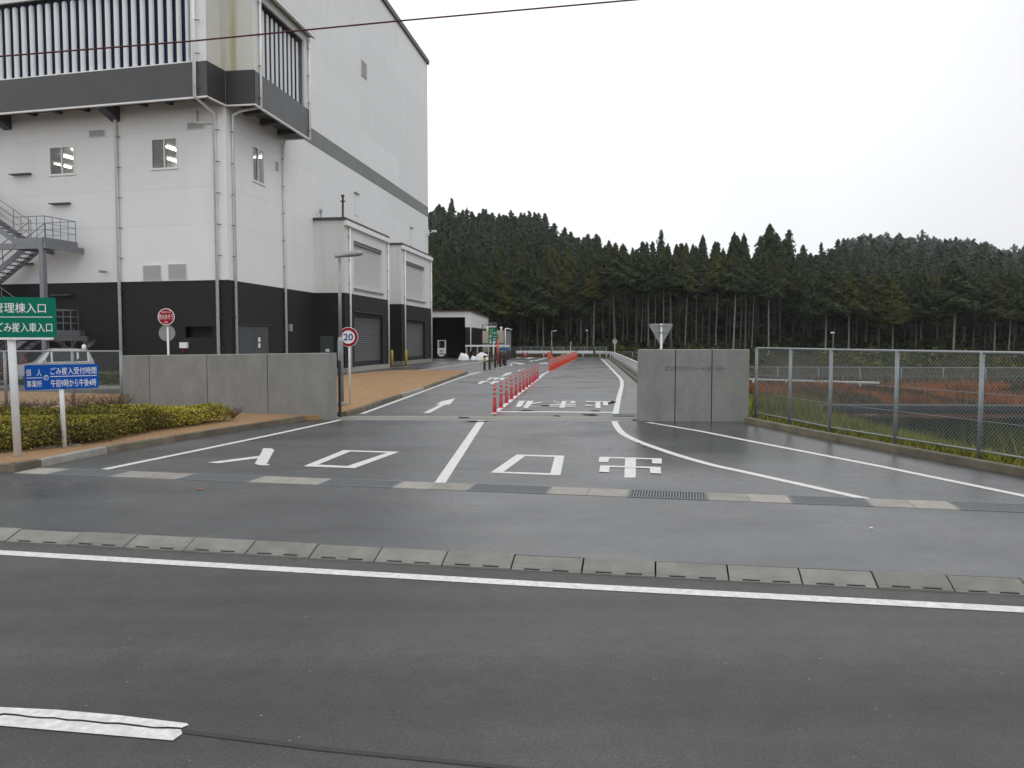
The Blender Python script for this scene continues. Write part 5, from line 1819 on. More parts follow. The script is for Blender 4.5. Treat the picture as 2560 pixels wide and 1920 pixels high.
# ladder cage
y_c = 93.0
l0, l1 = XZ(1224.5, 817, y_c), XZ(1240.5, 807.5, y_c)
t = thing("ladder_cage", "grey railing cage rising behind the green lane sign", "ladder", (l0.x, y_c, 0))
mb = MB()
for xx in (l0.x, l1.x):
    for yy in (0, .8):
        mb.tube([(xx, y_c + yy, 0), (xx, y_c + yy, l1.z)], .035, 6)
mb.make("uprights", GALV, t)
mb = MB()
for zz in (l1.z, l1.z - .35, l0.z - .1):
    mb.tube([(l0.x, y_c, zz), (l1.x, y_c, zz), (l1.x, y_c + .8, zz), (l0.x, y_c + .8, zz), (l0.x, y_c, zz)], .03, 6)
for i in range(1, 4):
    xx = l0.x + (l1.x - l0.x) * i / 4
    mb.tube([(xx, y_c, l0.z - .1), (xx, y_c, l1.z)], .022, 6)
mb.make("hoops", GALV, t)
mb = MB()
for i in range(9):
    mb.tube([(l0.x + .1, y_c + .8, .3 + i * .3), (l0.x + .5, y_c + .8, .3 + i * .3)], .02, 6)
mb.make("rungs", GALV, t)
l0, l1 = XZ(1206, 824, 92.5), XZ(1222, 812, 92.5)
t = thing("roof_platform", "small dark platform with a rail on the shed side by the left tank", "platform", (l0.x, 92.5, 0))
mb = MB()
mb.obox((l0.x, 91.6, l0.z), (l1.x - l0.x, 0, 0), (0, 1.0, 0), UP * .10)
mb.make("deck", STEELD, t)
mb = MB()
for xx in (l0.x + .05, l1.x - .05):
    mb.tube([(xx, 91.65, 0), (xx, 91.65, l1.z)], .03, 6)
    mb.tube([(xx, 92.5, 0), (xx, 92.5, l1.z)], .03, 6)
mb.tube([(l0.x + .05, 91.65, l1.z), (l1.x - .05, 91.65, l1.z)], .03, 6)
mb.make("rail", STEELD, t)

# low white canopy with scrap below it
y_c = 87.2
a, b = XZ(1163, 866.5, y_c), XZ(1274, 866.5, y_c)
t = thing("low_canopy", "long low white canopy roof in front of the shed and the tanks", "canopy", ((a.x + b.x) / 2, y_c, 0))
MB().ext([(a.x, y_c, a.z), (b.x, y_c, a.z), (b.x, y_c, a.z + .16), (a.x, y_c, a.z + .16)], (0, 2.4, 0)).make("roof", SIGN_W, t)
for f in (.02, .27, .52, .77, .98):
    for yy in (.1, 2.3):
        MB().tube([(a.x + (b.x - a.x) * f, y_c + yy, 0), (a.x + (b.x - a.x) * f, y_c + yy, a.z)], .03, 6).make("post", PIPE, t)
for i in range(12):
    f = .10 + .07 * i + random.uniform(-.015, .015)
    xx = a.x + (b.x - a.x) * f
    h_ = random.uniform(.5, .95)
    r0 = random.uniform(.12, .22)
    o = MB().lathe([(r0, 0), (r0, h_ * .33), (r0 * 1.05, h_ * .35), (r0, h_ * .37), (r0, h_ * .66), (r0 * 1.05, h_ * .68), (r0, h_ * .7), (r0, h_)], c=(xx, y_c + random.uniform(.4, 1.8), .01), n=12).make("drum", random.choice([RUST, BROWN, STEELD, RUST]))
    tag(o, "dark rusty drum among the scrap stored under the low white canopy", "drum", "drums under the low canopy")

# white covered heaps, cones, blue cover
def heap(pxl, pxr, pyt, pyb, label, m, yy, name="covered_heap"):
    a, b = XZ(pxl, pyb, yy), XZ(pxr, pyb, yy)
    ht = XZ(pxl, pyt, yy).z
    nx, ny = 16, 9
    vs, fs = [], []
    ph = random.uniform(0, 6)
    for i in range(nx + 1):
        for j in range(ny + 1):
            u, v = i / nx, j / ny
            e = min(1, 4.5 * min(u, 1 - u) + .0) ** .6 * min(1, 3.0 * min(v, 1 - v)) ** .5
            h_ = ht * e ** .8 * (.80 + .20 * math.sin(u * 9 + ph) * math.cos(v * 5 + ph) + .06 * math.sin(u * 31 + v * 17))
            vs.append((a.x + (b.x - a.x) * (u + .02 * math.sin(v * 9)), yy - .2 + 1.6 * v, max(h_, .0)))
    for i in range(nx):
        for j in range(ny):
            q_ = i * (ny + 1) + j
            fs.append((q_, q_ + ny + 1, q_ + ny + 2, q_ + 1))
    o = MB().add(vs, fs).make(name, m)
    return tag(o, label, "heap")
heap(1145, 1172, 882, 897.5, "white sheet covered heap nearest the black shed mouth", TARP, 85, "covered_heap")
heap(1176, 1190, 889, 897, "smallest white covered heap between the other two", TARP, 85, "covered_heap")
heap(1184, 1229, 881, 896.5, "longest white sheet covered heap left of the lane sign post", TARP, 85, "covered_heap")
a, b = XZ(1246, 874, 86.0), XZ(1274, 874, 86.0)
t = thing("covered_rack", "rack under a blue sheet in front of the right tank", "rack", (a.x, 86.0, 0))
MB().ext([(a.x, 86.0, .95), (b.x, 86.0, 1.0), (b.x, 86.0, 1.22), (a.x + .3, 86.0, 1.28), (a.x, 86.0, 1.15)], (0, 1.2, 0)).make("blue_sheet", TARP_B, t)
for xx in (a.x + .1, b.x - .1):
    for yy in (86.1, 87.1):
        MB().tube([(xx, yy, 0), (xx, yy, 1.0)], .04, 6).make("leg", STEELD, t)
def cone(label, h_=.7):
    t = thing("traffic_cone", label, "cone", (0, 0, 0), "red cones in the yard")
    MB().box((0, 0, .02), (.38 * h_ / .7, .38 * h_ / .7, .04)).make("base", CONE_R, t)
    MB().lathe([(.15 * h_ / .7, .04), (.03, h_)], n=14).make("body", CONE_R, t, smooth=True)
    return t
c0 = cone("dark red cone in front of the covered heap nearest the shed")
CN = [(1163, 897.2, None), (1199.5, 896.8, "dark red cone in front of the longest covered heap"), (1306, 893, "red cone at the left end of the far guardrail"),
      (1318, 893, "second red cone from the left along the far guardrail"), (1346, 892.5, "red cone by the far guardrail, third from the left"), (1360, 892.5, "red cone right beside the orange barrier panel")]
for i, (a, b_, l) in enumerate(CN):
    p = G(a, b_)
    if i == 0:
        c0.location = p
    else:
        dup(c0, p, random.random(), l)
a, b = XZ(1368.5, 893, 93), XZ(1379, 893, 93)
t = thing("barrier_panel", "orange barrier panel standing at the foot of the far street lamp", "barrier", (a.x, 93, 0))
MB().obox((a.x, 93, .05), (b.x - a.x, 0, 0), (0, .06, 0), UP * .62).make("panel", RED_O, t)
for xx in (a.x + .03, b.x - .07):
    MB().obox((xx, 92.8, 0), (.05, 0, 0), (0, .5, 0), UP * .05).make("foot", RED_O, t)

# brown posts with rails around the traffic island
ISL = [(1211.5, 924.3), (1224, 922.5), (1238, 919), (1251, 917), (1261.5, 914), (1264, 913), (1258, 910), (1247, 907), (1229.5, 904)]
isl = thing("post_rail_fence", "dark brown post and rail fence around the island tip below the green lane sign", "fence", G(1211.5, 924.3))
for i, (a, b_) in enumerate(ISL):
    p = G(a, b_)
    MB().lathe([(.085, 0), (.085, .98), (.06, 1.02)], c=p, n=10).make("post", BROWN, isl)
    MB().lathe([(.09, .58 if i == 0 else .74), (.09, .86 if i == 0 else .84)], c=p, n=10).make("post_band", YELLOW if i == 0 else RUST, isl)
for z_ in (.58, .95):
    for (a, b_), (c2, d2) in zip(ISL, ISL[1:]):
        MB().bar(G(a, b_) + UP * z_, G(c2, d2) + UP * z_, .06, .09).make("rail", BROWN if z_ < .9 else mat("rail_olive", (.07, .07, .05), .6) if False else BROWN, isl)
for i, (a, b_) in enumerate(((1268, 900), (1273, 899), (1278, 898), (1283, 897), (1288, 896))):
    p = G(a, b_)
    o = MB().lathe([(.08, 0), (.08, .95), (.05, 1.0)], c=p, n=10).make("bollard", BROWN)
    tag(o, "dark brown bollard in the short row left of the far guardrail", "bollard", "brown bollards by the far guardrail")
for i, (a, yb, l) in enumerate(((979.5, 64.3, "yellow bollard at the corner between the two loading bays"), (1014.8, 66.6, "yellow bollard in front of the farther loading bay"))):
    p = XZ(a, 900, yb)
    p.z = 0
    t = thing("safety_bollard", l, "bollard", p)
    MB().lathe([(.12, 0), (.12, 1.20), (.08, 1.28), (.02, 1.30)], c=p, n=14).make("tube", YELLOW, t, smooth=True)
    MB().lathe([(.16, 0), (.16, .02)], c=p, n=14).make("foot_plate", STEELD, t)

# ------------------------------------------------------------------ parked cars
def car(label, loc, rz, paint, L_=3.4, W_=1.48, H_=1.62):
    t = thing("parked_car", label, "car", (0, 0, 0))
    hw = W_ / 2
    # stations along the length: x, sill, belt, roof, half width, half width at roof
    S_ = [(-L_ / 2, .45, .80, .82, .62, .60), (-L_ / 2 + .12, .26, .88, .90, .70, .66), (-L_ / 2 + .75, .22, .97, 1.00, .735, .68), (-L_ / 2 + .95, .22, 1.0, 1.08, .74, .66),
          (-L_ / 2 + 1.45, .22, 1.02, H_ - .06, .74, .60), (-.05, .22, 1.02, H_, .74, .60), (L_ / 2 - .75, .22, 1.03, H_ - .01, .74, .60), (L_ / 2 - .25, .22, 1.04, H_ - .08, .73, .58), (L_ / 2 - .02, .40, 1.0, 1.10, .70, .62), (L_ / 2, .45, .95, .98, .66, .6)]
    vs, fs = [], []
    for x, zs, zb, zr, w1, w2 in S_:
        ring_ = [(-w1 * .92, zs), (-w1, zs + .18), (-w1, zb), (-w2, zr - .05), (-w2 * .82, zr), (w2 * .82, zr), (w2, zr - .05), (w1, zb), (w1, zs + .18), (w1 * .92, zs)]
        vs += [(x, y, z) for y, z in ring_]
    for i in range(len(S_) - 1):
        for k_ in range(10):
            k2 = (k_ + 1) % 10
            fs.append((i * 10 + k_, i * 10 + k2, (i + 1) * 10 + k2, (i + 1) * 10 + k_))
    fs += [tuple(range(10)), tuple((len(S_) - 1) * 10 + k_ for k_ in range(10))[::-1]]
    MB().add(vs, fs).make("body", paint, t)
    def st_(i):
        return S_[i]
    def sidept(x, f, s_):
        for a, b in zip(S_, S_[1:]):
            if a[0] <= x <= b[0]:
                u = (x - a[0]) / (b[0] - a[0])
                zb, zr, w1, w2 = (a[k_] + (b[k_] - a[k_]) * u for k_ in (2, 3, 4, 5))
                return V((x, s_ * (w1 + (w2 - w1) * f + .006), zb + (zr - .05 - zb) * f))
    for s_ in (-1, 1):
        for x0, x1 in ((-L_ / 2 + 1.22, -.18), (-.10, .72), (.80, L_ / 2 - .32)):
            top0 = x0 + (.28 if x0 < -.3 else 0)
            MB().add([sidept(x0, .06, s_), sidept(x1, .06, s_), sidept(x1, .90, s_), sidept(top0, .90, s_)], [(0, 1, 2, 3)]).make("side_window", CAR_G, t)
        for xw in (-L_ / 2 + .62, L_ / 2 - .62):
            w_ = MB().tube([(xw, s_ * (hw - .19), .28), (xw, s_ * (hw + .005), .28)], .28, 18).make("wheel", TYRE, t)
            MB().disc((xw, s_ * (hw + .006), .28), (0, s_, 0), .19, .008, 16).make("rim", GALV, w_)
        MB().box((-L_ / 2 + 1.25, s_ * (hw + .09), 1.08), (.12, .20, .14)).make("mirror", paint, t)
        MB().ext([(-L_ / 2 + .02, s_ * .44, .66), (-L_ / 2 + .02, s_ * .66, .68), (-L_ / 2 + .40, s_ * .705, .84), (-L_ / 2 + .18, s_ * .50, .84)], (-.015, s_ * .012, 0)).make("headlight", CHROME, t)
        MB().ext([(-L_ / 2 + .005, s_ * .45, .42), (-L_ / 2 + .005, s_ * .60, .42), (-L_ / 2 + .02, s_ * .60, .54), (-L_ / 2 + .02, s_ * .45, .54)], (-.02, 0, 0)).make("fog_lamp", AMBER, t)
    a, b = S_[3], S_[4]
    MB().add([(a[0] + .03, -a[5] * .86, a[3] + .02), (a[0] + .03, a[5] * .86, a[3] + .02), (b[0] - .01, b[5] * .80, b[3] - .02), (b[0] - .01, -b[5] * .80, b[3] - .02)], [(0, 1, 2, 3)]).make("windscreen", CAR_G, t)
    for v_ in t.children:
        pass
    MB().obox((-L_ / 2 - .012, -.40, .52), (.02, 0, 0), (0, .80, 0), (0, 0, .12)).make("grille", BLACK, t)
    MB().obox((-L_ / 2 - .016, -.16, .38), (.012, 0, 0), (0, .32, 0), (0, 0, .15)).make("number_plate", SIGN_Y if paint is CAR_S else SIGN_W, t)
    t.location = loc
    t.rotation_euler = (0, 0, rz)
    return t
cp = XZ(126, 946, 38.6)
car("silver small car parked behind the chain link fence and the blue sign", (cp.x, 38.9, .0), math.radians(36), CAR_S, 3.4, 1.48, 1.70)
cp = XZ(-45, 946, 37.6)
car("dark red car at the left edge, parked beside the silver car", (cp.x - .3, 38.4, .0), math.radians(36), CAR_R)

# ------------------------------------------------------------------ overhead cable
cb_ = [XZ(-400, 176, 9.0), XZ(0, 141, 9.0), XZ(476, 103, 9.0), XZ(1000, 52, 9.0), XZ(1580, 0, 9.0), XZ(2200, -52, 9.0)]
o = MB().tube(cb_, .0095, 8).make("overhead_cable", WIRE)
tag(o, "black overhead cable crossing the upper left corner in front of the plant", "cable")

# ------------------------------------------------------------------ pond
MB().poly([(8.6, 8.5, -1.02), (90, 8.5, -1.02), (90, 40, -1.02), (8.6, 40, -1.02)]).make("pond_water", WATER, kind="structure")
o = MB()
o.ext([(11.6, 36.0, -1.3), (11.6, 36.0, -.84), (11.6, 36.5, -.80), (11.6, 36.9, -1.3)], (78, -4, 0))
o.make("pond_edging", mat("edging_dark", (0.036, 0.040, 0.041), .8, var=.2, vscale=2), kind="structure")

def ground_pts(x0, x1, y0, y1, n):
    P = np.stack([rng.uniform(x0, x1, n), rng.uniform(y0, y1, n)], 1)
    return P
def grass(name, P, hr, wr, lean, m, label, clump=None):
    z = height(P[:, 0], P[:, 1])
    base = np.column_stack([P, z - .02])
    n = len(P)
    tint = rng.uniform(0, 1, n)
    if clump is not None:
        tint = np.clip(clump + rng.uniform(-.25, .25, n), 0, 1)
    v, f, t = blades(base, rng.uniform(*hr, n), rng.uniform(*wr, n), lean, tint)
    o = link(name, np_mesh(name, v, f, m, t), kind="stuff")
    o["label"], o["category"] = label, "grass"
    return o
def noise2(P, s, seed=0):
    r = np.random.default_rng(seed)
    v = np.zeros(len(P))
    for _ in range(7):
        k_ = r.normal(size=2) * s
        v += np.sin(P @ k_ + r.uniform(0, 6))
    return v / 7 ** .5
# red-brown grass on the far bank
P = ground_pts(10.5, 48, 36.7, 44.5, 36000)
nz = noise2(P, .45, 3)
gate_ = noise2(P, .9, 8) + .5 * noise2(P, 2.2, 12)
grass("bank_grass", P[gate_ > -.15], (.16, .50), (.03, .07), .5, GRASS_R, "rust red grass covering the far bank of the pond", (.5 + .42 * nz)[gate_ > -.15])
grass("bank_weeds", P[gate_ <= -.05], (.08, .30), (.03, .07), .5, leafmat("weeds_dark", (.022, .024, .014), (.10, .085, .035)), "dark olive weeds between the rust red grass on the far bank")
# green grass on the near bank behind the right wall and the fence
P = ground_pts(6.4, 11.6, 11.0, 36, 26000)
lim = np.interp(P[:, 1], [10, 12, 15.6, 19.4, 21, 22, 36], [8.9, 8.5, 7.75, 7.0, 6.75, 6.3, 8.3])
P = P[(P[:, 0] > lim) & (P[:, 0] < 11.8)]
nz = noise2(P, .8, 5)
o = grass("bank_grass", P, (.08, .34), (.015, .04), .6, GRASS_G, "green grass on the near bank behind the chain link fence", .55 + .3 * nz)
P = ground_pts(11.5, 60, 43.5, 100, 30000)
grass("field_grass", P, (.2, .6), (.04, .10), .5, leafmat("grass_olive", (.025, .022, .010), (.10, .07, .025)), "rough olive grass between the pond and the forest")
P = ground_pts(-4, 14, 98.6, 104, 7000)
grass("verge_grass", P, (.1, .3), (.03, .08), .5, leafmat("grass_verge", (.04, .04, .012), (.15, .13, .035)), "rough grass verge behind the far guardrail")
P = np.concatenate([ground_pts(8.9, 11.6, 9.5, 14.5, 2600), ground_pts(7.2, 8.6, 20.5, 24, 600)])
Pr = ground_pts(12.6, 16.5, 17.5, 24.5, 2600)
grass("bank_reeds", Pr[noise2(Pr, 1.1, 6) > -.4], (.75, 1.35), (.02, .045), .25, leafmat("reed_green", (.03, .04, .012), (.12, .13, .04)), "green reeds standing in the pond at the right picture edge")
grass("bank_weeds", P, (.35, .85), (.02, .05), .35, leafmat("weeds_green", (.05, .06, .012), (.22, .23, .05)), "tall dark green weeds on the near bank at the pond edge")
# tufts along the fence kerb
for i, (x, y) in enumerate(((6.9, 18.9), (7.12, 17.6), (7.35, 16.7), (7.55, 15.9), (7.9, 14.6), (8.15, 13.6), (7.0, 18.4), (7.75, 15.1))):
    n = 130
    a = rng.normal(0, .09, (n, 2))
    base = np.column_stack([x + a[:, 0] * .7, y + a[:, 1] * 1.8, np.full(n, .10)])
    v, f, tt = blades(base, rng.uniform(.06, .2, n), rng.uniform(.008, .02, n), .8, rng.uniform(0, 1, n))
    o = link("grass_tuft", np_mesh("grass_tuft", v, f, GRASS_G, tt), kind="stuff")
    tag(o, "small tuft of grass growing over the fence kerb on the right", "grass tuft", "grass tufts along the fence kerb")

# ------------------------------------------------------------------ hedge and low shrubs
hp = [(-20, 18.2), (-9.35, 13.75), (-8.7, 14.1), (-7.9, 15.4), (-7.75, 17.2), (-7.05, 19.1), (-6.85, 19.8), (-7.3, 20.0), (-9.2, 18.95), (-11.4, 18.4), (-20, 21.5)]
hd = thing("azalea_hedge", "clipped yellow green azalea hedge in the bed below the blue sign", "hedge", (-9, 17, .11))
n = 230000
P = np.stack([rng.uniform(-14.5, -6.7, n), rng.uniform(13.5, 20.2, n)], 1)
P = P[in_poly(P, hp)]
def edge_dist(P, poly):
    dmin = np.full(len(P), 9.0)
    for a, b in zip(poly, poly[1:] + poly[:1]):
        a, b = np.array(a), np.array(b)
        t_ = np.clip(((P - a) @ (b - a)) / ((b - a) @ (b - a)), 0, 1)
        dmin = np.minimum(dmin, np.linalg.norm(P - (a + t_[:, None] * (b - a)), axis=1))
    return dmin
ed = edge_dist(P, hp)
lump = .05 * noise2(P, 3.0, 9)
topz = .11 + .46 * np.clip(.35 + ed / .16, 0, 1) ** .5 + lump
u = rng.uniform(0, 1, len(P))
near = ed < .32
zz = np.where(near, .11 + .04 + (topz - .15) * u ** .8, topz - .10 * u ** 1.5)
cent = np.column_stack([P, zz])
nr = np.column_stack([rng.normal(0, .5, (len(P), 2)), rng.uniform(.3, 1.2, len(P))])
rel = (zz - .11) / .5
tint = np.clip(rng.uniform(0, 1, len(P)) * .7 + .25 * noise2(P, 2.0, 4), 0, 1)
v, f, tt = leaf_quads(cent, nr, rng.uniform(.018, .042, len(P)), tint, .6)
link("foliage", np_mesh("foliage", v, f, HEDGE_L, tt), hd)
mb = MB()
for i in range(150):
    k_ = rng.integers(len(P))
    x, y = P[k_]
    mb.tube([(x, y, .08), (x + random.uniform(-.08, .08), y + random.uniform(-.08, .08), .42)], [.012, .005], 5)
mb.make("stems", TWIG, hd, kind="stuff")
MB().prism([(-14.5, 16.3), (-9.4, 14.15), (-8.85, 14.4), (-8.15, 15.6), (-8.0, 17.3), (-7.3, 19.1), (-7.2, 19.7), (-9.2, 18.7), (-11.4, 18.1), (-14.5, 19.2)], .2, .46).make("inner_twigs", TWIG, hd)

def twig_shrub(mb, c, h_, n, spread):
    for i in range(n):
        a = random.uniform(0, 2 * PI)
        e = V((math.cos(a) * spread * random.uniform(.3, 1), math.sin(a) * spread * random.uniform(.3, 1), h_ * random.uniform(.6, 1)))
        m_ = e * .5 + V((random.uniform(-.05, .05), random.uniform(-.05, .05), .05))
        mb.tube([c, c + m_, c + e], [.010, .007, .003], 4)
        for k_ in range(3):
            q_ = c + e * random.uniform(.4, .95)
            mb.tube([q_, q_ + V((random.uniform(-.12, .12), random.uniform(-.12, .12), random.uniform(.05, .16)))], [.004, .002], 3)
labs = ["sparse reddish shrub nearest the left picture edge behind the hedge", "sparse reddish shrub behind the green sign post", "sparse reddish shrub left of the blue sign post", "sparse reddish shrub just right of the blue sign post", "sparse reddish shrub before the fence end post", "sparse reddish shrub touching the left gate wall"]
for i, (px, yy) in enumerate(((-10, 21.0), (45, 21.6), (98, 21.8), (196, 22.0), (262, 21.6), (292, 22.2))):
    x = XZ(px, 1000, yy).x
    t = thing("low_shrub", labs[i], "shrub", (x, yy, .11), "bare shrubs behind the hedge")
    mb = MB()
    h_ = .55 if i in (3, 4, 5) else .38
    twig_shrub(mb, V((x, yy, .1)), h_, 26, .62)
    mb.make("branches", TWIG, t)
    k_ = 900 if i >= 3 else 420
    d_ = rng.normal(0, 1, (k_, 3)) * np.array([.30, .26, .13]) + np.array([x, yy, .11 + h_ * .58])
    v, f, tt = leaf_quads(d_, rng.normal(0, 1, (k_, 3)), rng.uniform(.014, .03, k_), rng.uniform(0, 1, k_), .5)
    link("leaves", np_mesh("leaves", v, f, TWIG_R, tt), t)
x = XZ(706 * .2291 + 440 - 20, 1050, 20.2).x
t = thing("low_shrub", "tiny reddish shrub at the right end of the hedge", "shrub", (x, 20.2, .11))
mb = MB()
twig_shrub(mb, V((x, 20.2, .1)), .26, 22, .25)
mb.make("branches", RUST, t)
# clipped hedge in the car park, bare sapling
hx0, hx1 = XZ(247, 920, 35).x, XZ(322, 920, 35).x
t = thing("low_hedge", "low dark green hedge in the car park right of the silver car", "hedge", (hx0, 35, 0))
n = 6000
c = np.column_stack([rng.uniform(hx0, hx1 + 2, n), rng.uniform(34.6, 35.7, n), .1 + .62 * rng.uniform(0, 1, n) ** .5])
v, f, tt = leaf_quads(c, rng.normal(0, 1, (n, 3)) + np.array([0, 0, .6]), rng.uniform(.05, .10, n), rng.uniform(0, 1, n), .6)
link("foliage", np_mesh("foliage", v, f, HEDGE_G, tt), t)
MB().obox((hx0, 34.3, 0), (hx1 - hx0 + 2, 0, 0), (0, 1.7, 0), UP * .12).make("planter_edge", CONC_L, t)
sx_ = XZ(180, 900, 37).x
t = thing("bare_sapling", "bare leafless sapling between the silver car and the charcoal wall", "tree", (sx_, 41, 0))
sx_ = XZ(181, 900, 41).x
mb = MB()
mb.tube([(sx_, 41, 0), (sx_ + .05, 41, 1.6)], [.06, .04], 6)
mb.make("trunk", BARK, t)
mb = MB()
def branch(p, d_, L_, r, dep):
    q_ = p + d_ * L_
    mb.tube([p, q_], [r, r * .6], 4)
    if dep:
        for k_ in range(3):
            e = (d_ + V((random.uniform(-.7, .7), random.uniform(-.5, .5), random.uniform(-.1, .5)))).normalized()
            branch(p.lerp(q_, random.uniform(.5, 1)), e, L_ * .68, r * .6, dep - 1)
for k_ in range(6):
    a = k_ * 1.05
    branch(V((sx_ + .04, 41, 1.0 + .1 * k_)), V((math.cos(a), math.sin(a) * .6, .8)).normalized(), .75, .022, 3)
mb.make("branches", BARK_P, t)
gp_ = XZ(210, 868, 39.5)
t = thing("garden_light", "small pale garden light behind the silver car", "lamp", (gp_.x, 39.5, 0))
MB().tube([(gp_.x, 39.5, 0), (gp_.x, 39.5, gp_.z)], .05, 8).make("stake", MAST, t)
MB().lathe([(.06, 0), (.10, .05), (.10, .20), (.04, .26)], c=(gp_.x, 39.5, gp_.z - .12), n=10).make("globe", SIGN_W, t, smooth=True)
# dry leaf and a white scrap on the apron
lf = G(498, 1223, .006)
o = MB().add([lf + V((-.06, 0, 0)), lf + V((0, -.03, .012)), lf + V((.06, .01, .004)), lf + V((.0, .035, .014))], [(0, 1, 2, 3)]).make("fallen_leaf", LEAF_DRY)
tag(o, "single dry orange leaf lying on the grey apron", "leaf")
lf = G(2178, 1320, .006)
o = MB().add([lf + V((-.02, 0, 0)), lf + V((0, -.02, .006)), lf + V((.03, .01, .004)), lf + V((.0, .02, .006))], [(0, 1, 2, 3)]).make("paper_scrap", SIGN_W)
tag(o, "tiny white paper scrap on the apron at the right", "scrap")

# ------------------------------------------------------------------ the forest
def crown(seed, H_, base, R, n, size, leaf=LEAF, kind="cedar"):
    r = np.random.default_rng(seed)
    t_ = r.uniform(0, 1, n) ** 1.15
    ang = r.uniform(0, 2 * PI, n)
    lob = 1 + .22 * np.sin(ang * 3 + t_ * 17 + seed) + .16 * np.sin(ang * 5 - t_ * 29)
    whorl = .80 + .28 * np.abs(np.sin(t_ * PI * 9 + ang * 1.3 + seed))
    if kind == "cedar":
        prof = (1 - t_) ** .66 * np.clip(.45 + t_ * 4, 0, 1)
    else:
        prof = np.sqrt(np.clip(1 - (t_ * 1.0) ** 2.4, 0, 1)) * np.clip(.5 + t_ * 2.4, 0, 1)
    rad = R * prof * lob * whorl
    rr = rad * (r.uniform(.12, 1, n) ** .5) + .05
    z = base + (H_ - base) * t_ - rr * .22 + r.normal(0, .12, n)
    c = np.column_stack([np.cos(ang) * rr, np.sin(ang) * rr, z])
    nn = np.column_stack([np.cos(ang), np.sin(ang), r.uniform(.2, 1.4, n)]) + r.normal(0, .45, (n, 3))
    tint = np.clip(.5 + .22 * np.sin(t_ * 21 + ang * 2 + seed) + r.normal(0, .16, n), 0, 1)
    global rng
    old, rng = rng, r
    core_v, core_f = [], []
    K_ = 9
    for i_ in range(5):                              # added solid core in leaf colour, keeps crown gaps from going black
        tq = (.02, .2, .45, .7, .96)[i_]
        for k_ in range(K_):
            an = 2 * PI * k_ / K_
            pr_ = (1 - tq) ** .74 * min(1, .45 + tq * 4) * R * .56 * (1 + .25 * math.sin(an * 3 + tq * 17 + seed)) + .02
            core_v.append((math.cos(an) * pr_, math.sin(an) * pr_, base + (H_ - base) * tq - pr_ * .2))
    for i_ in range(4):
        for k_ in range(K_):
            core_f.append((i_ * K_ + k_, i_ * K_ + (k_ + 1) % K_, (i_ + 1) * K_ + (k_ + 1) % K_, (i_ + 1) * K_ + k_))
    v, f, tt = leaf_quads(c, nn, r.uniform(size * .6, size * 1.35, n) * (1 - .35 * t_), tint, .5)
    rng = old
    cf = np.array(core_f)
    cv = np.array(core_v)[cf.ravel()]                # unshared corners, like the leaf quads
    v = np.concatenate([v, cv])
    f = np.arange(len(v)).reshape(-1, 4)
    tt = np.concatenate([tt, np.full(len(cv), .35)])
    return v, f, tt
def trunk_mesh(seed, H_, r0, m, stubs=True):
    r = random.Random(seed)
    mb = MB()
    bx, by = r.uniform(-.25, .25), r.uniform(-.25, .25)
    mb.tube([(0, 0, -.6), (0, 0, .3), (bx * .5, by * .5, H_ * .5), (bx, by, H_ * .96)], [r0 * 1.35, r0, r0 * .68, .02], 7)
    if stubs:
        for i in range(9):
            z = H_ * r.uniform(.25, .6)
            a = r.uniform(0, 6.28)
            L_ = r.uniform(.5, 1.3)
            mb.tube([(bx * .4, by * .4, z), (math.cos(a) * L_, math.sin(a) * L_, z - .1)], [.022, .008], 3)
    me = bpy.data.meshes.new("trunk")
    me.from_pydata(mb.v, [], mb.f)
    me.materials.append(m)
    for p in me.polygons:
        p.use_smooth = True
    return me
CROWN, TRUNK, FARC = [], [], []
HT = 16.0
for s_ in range(12):          # 0-3 short tops on tall bare trunks, 4-7 half crowns, 8-11 crowned almost to the ground
    bf = (.66, .70, .62, .68, .48, .42, .52, .45, .18, .12, .22, .15)[s_]
    R = (1.9, 2.1, 2.3, 2.0, 2.4, 2.8, 2.3, 2.6, 2.6, 2.9, 2.5, 2.8)[s_]
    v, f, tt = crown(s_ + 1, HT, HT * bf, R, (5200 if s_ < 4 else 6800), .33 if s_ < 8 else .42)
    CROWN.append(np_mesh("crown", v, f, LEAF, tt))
for s_ in range(6):
    TRUNK.append(trunk_mesh(s_, HT, (.115, .135, .10, .155, .12, .11)[s_], BARK_P if s_ % 2 == 0 else BARK))
for s_ in range(4):
    FARC.append(crown(40 + s_, HT, HT * .20, (2.9, 3.3, 2.8, 3.5)[s_], 860, .80, kind="cedar" if s_ < 3 else "round"))

FRONT = [(1092, 113), (1110, 109), (1135, 116), (1160, 111), (1186, 109), (1229, 110), (1254, 111), (1274, 112), (1300, 114), (1312, 113), (1344, 108), (1359, 110), (1416, 112), (1425, 117), (1452, 111), (1483, 109), (1507, 113), (1538, 108),
         (1556, 113), (1568, 118), (1590, 112), (1603, 116), (1621, 111), (1638, 114), (1659, 110), (1678, 109), (1698, 116), (1712, 111), (1740, 117), (1771, 113), (1789, 110), (1815, 114), (1833, 107), (1850, 112), (1863, 108), (1879, 110),
         (1922, 106), (1950, 113), (1985, 115), (2020, 112), (2064, 105), (2095, 114), (2122, 106), (2141, 111), (2164, 112), (2197, 108), (2232, 107), (2262, 113), (2289, 108), (2300, 112), (2345, 114), (2384, 105), (2410, 113), (2431, 108), (2462, 112),
         (2486, 106), (2522, 107), (2534, 111), (2575, 108), (2610, 110)]
def zone(px):
    for lim, nm in ((1180, "above the open shed"), (1290, "behind the green lane sign"), (1400, "behind the far street lamp"), (1500, "behind the dense orange delineator row"), (1600, "behind the far round sign"), (1690, "behind the stop sign back"),
                    (1880, "above the right gate wall"), (2080, "behind the left half of the right fence"), (2300, "behind the middle of the right fence"), (9999, "at the right picture edge")):
        if px < lim:
            return nm
ntree = 0
placed = []
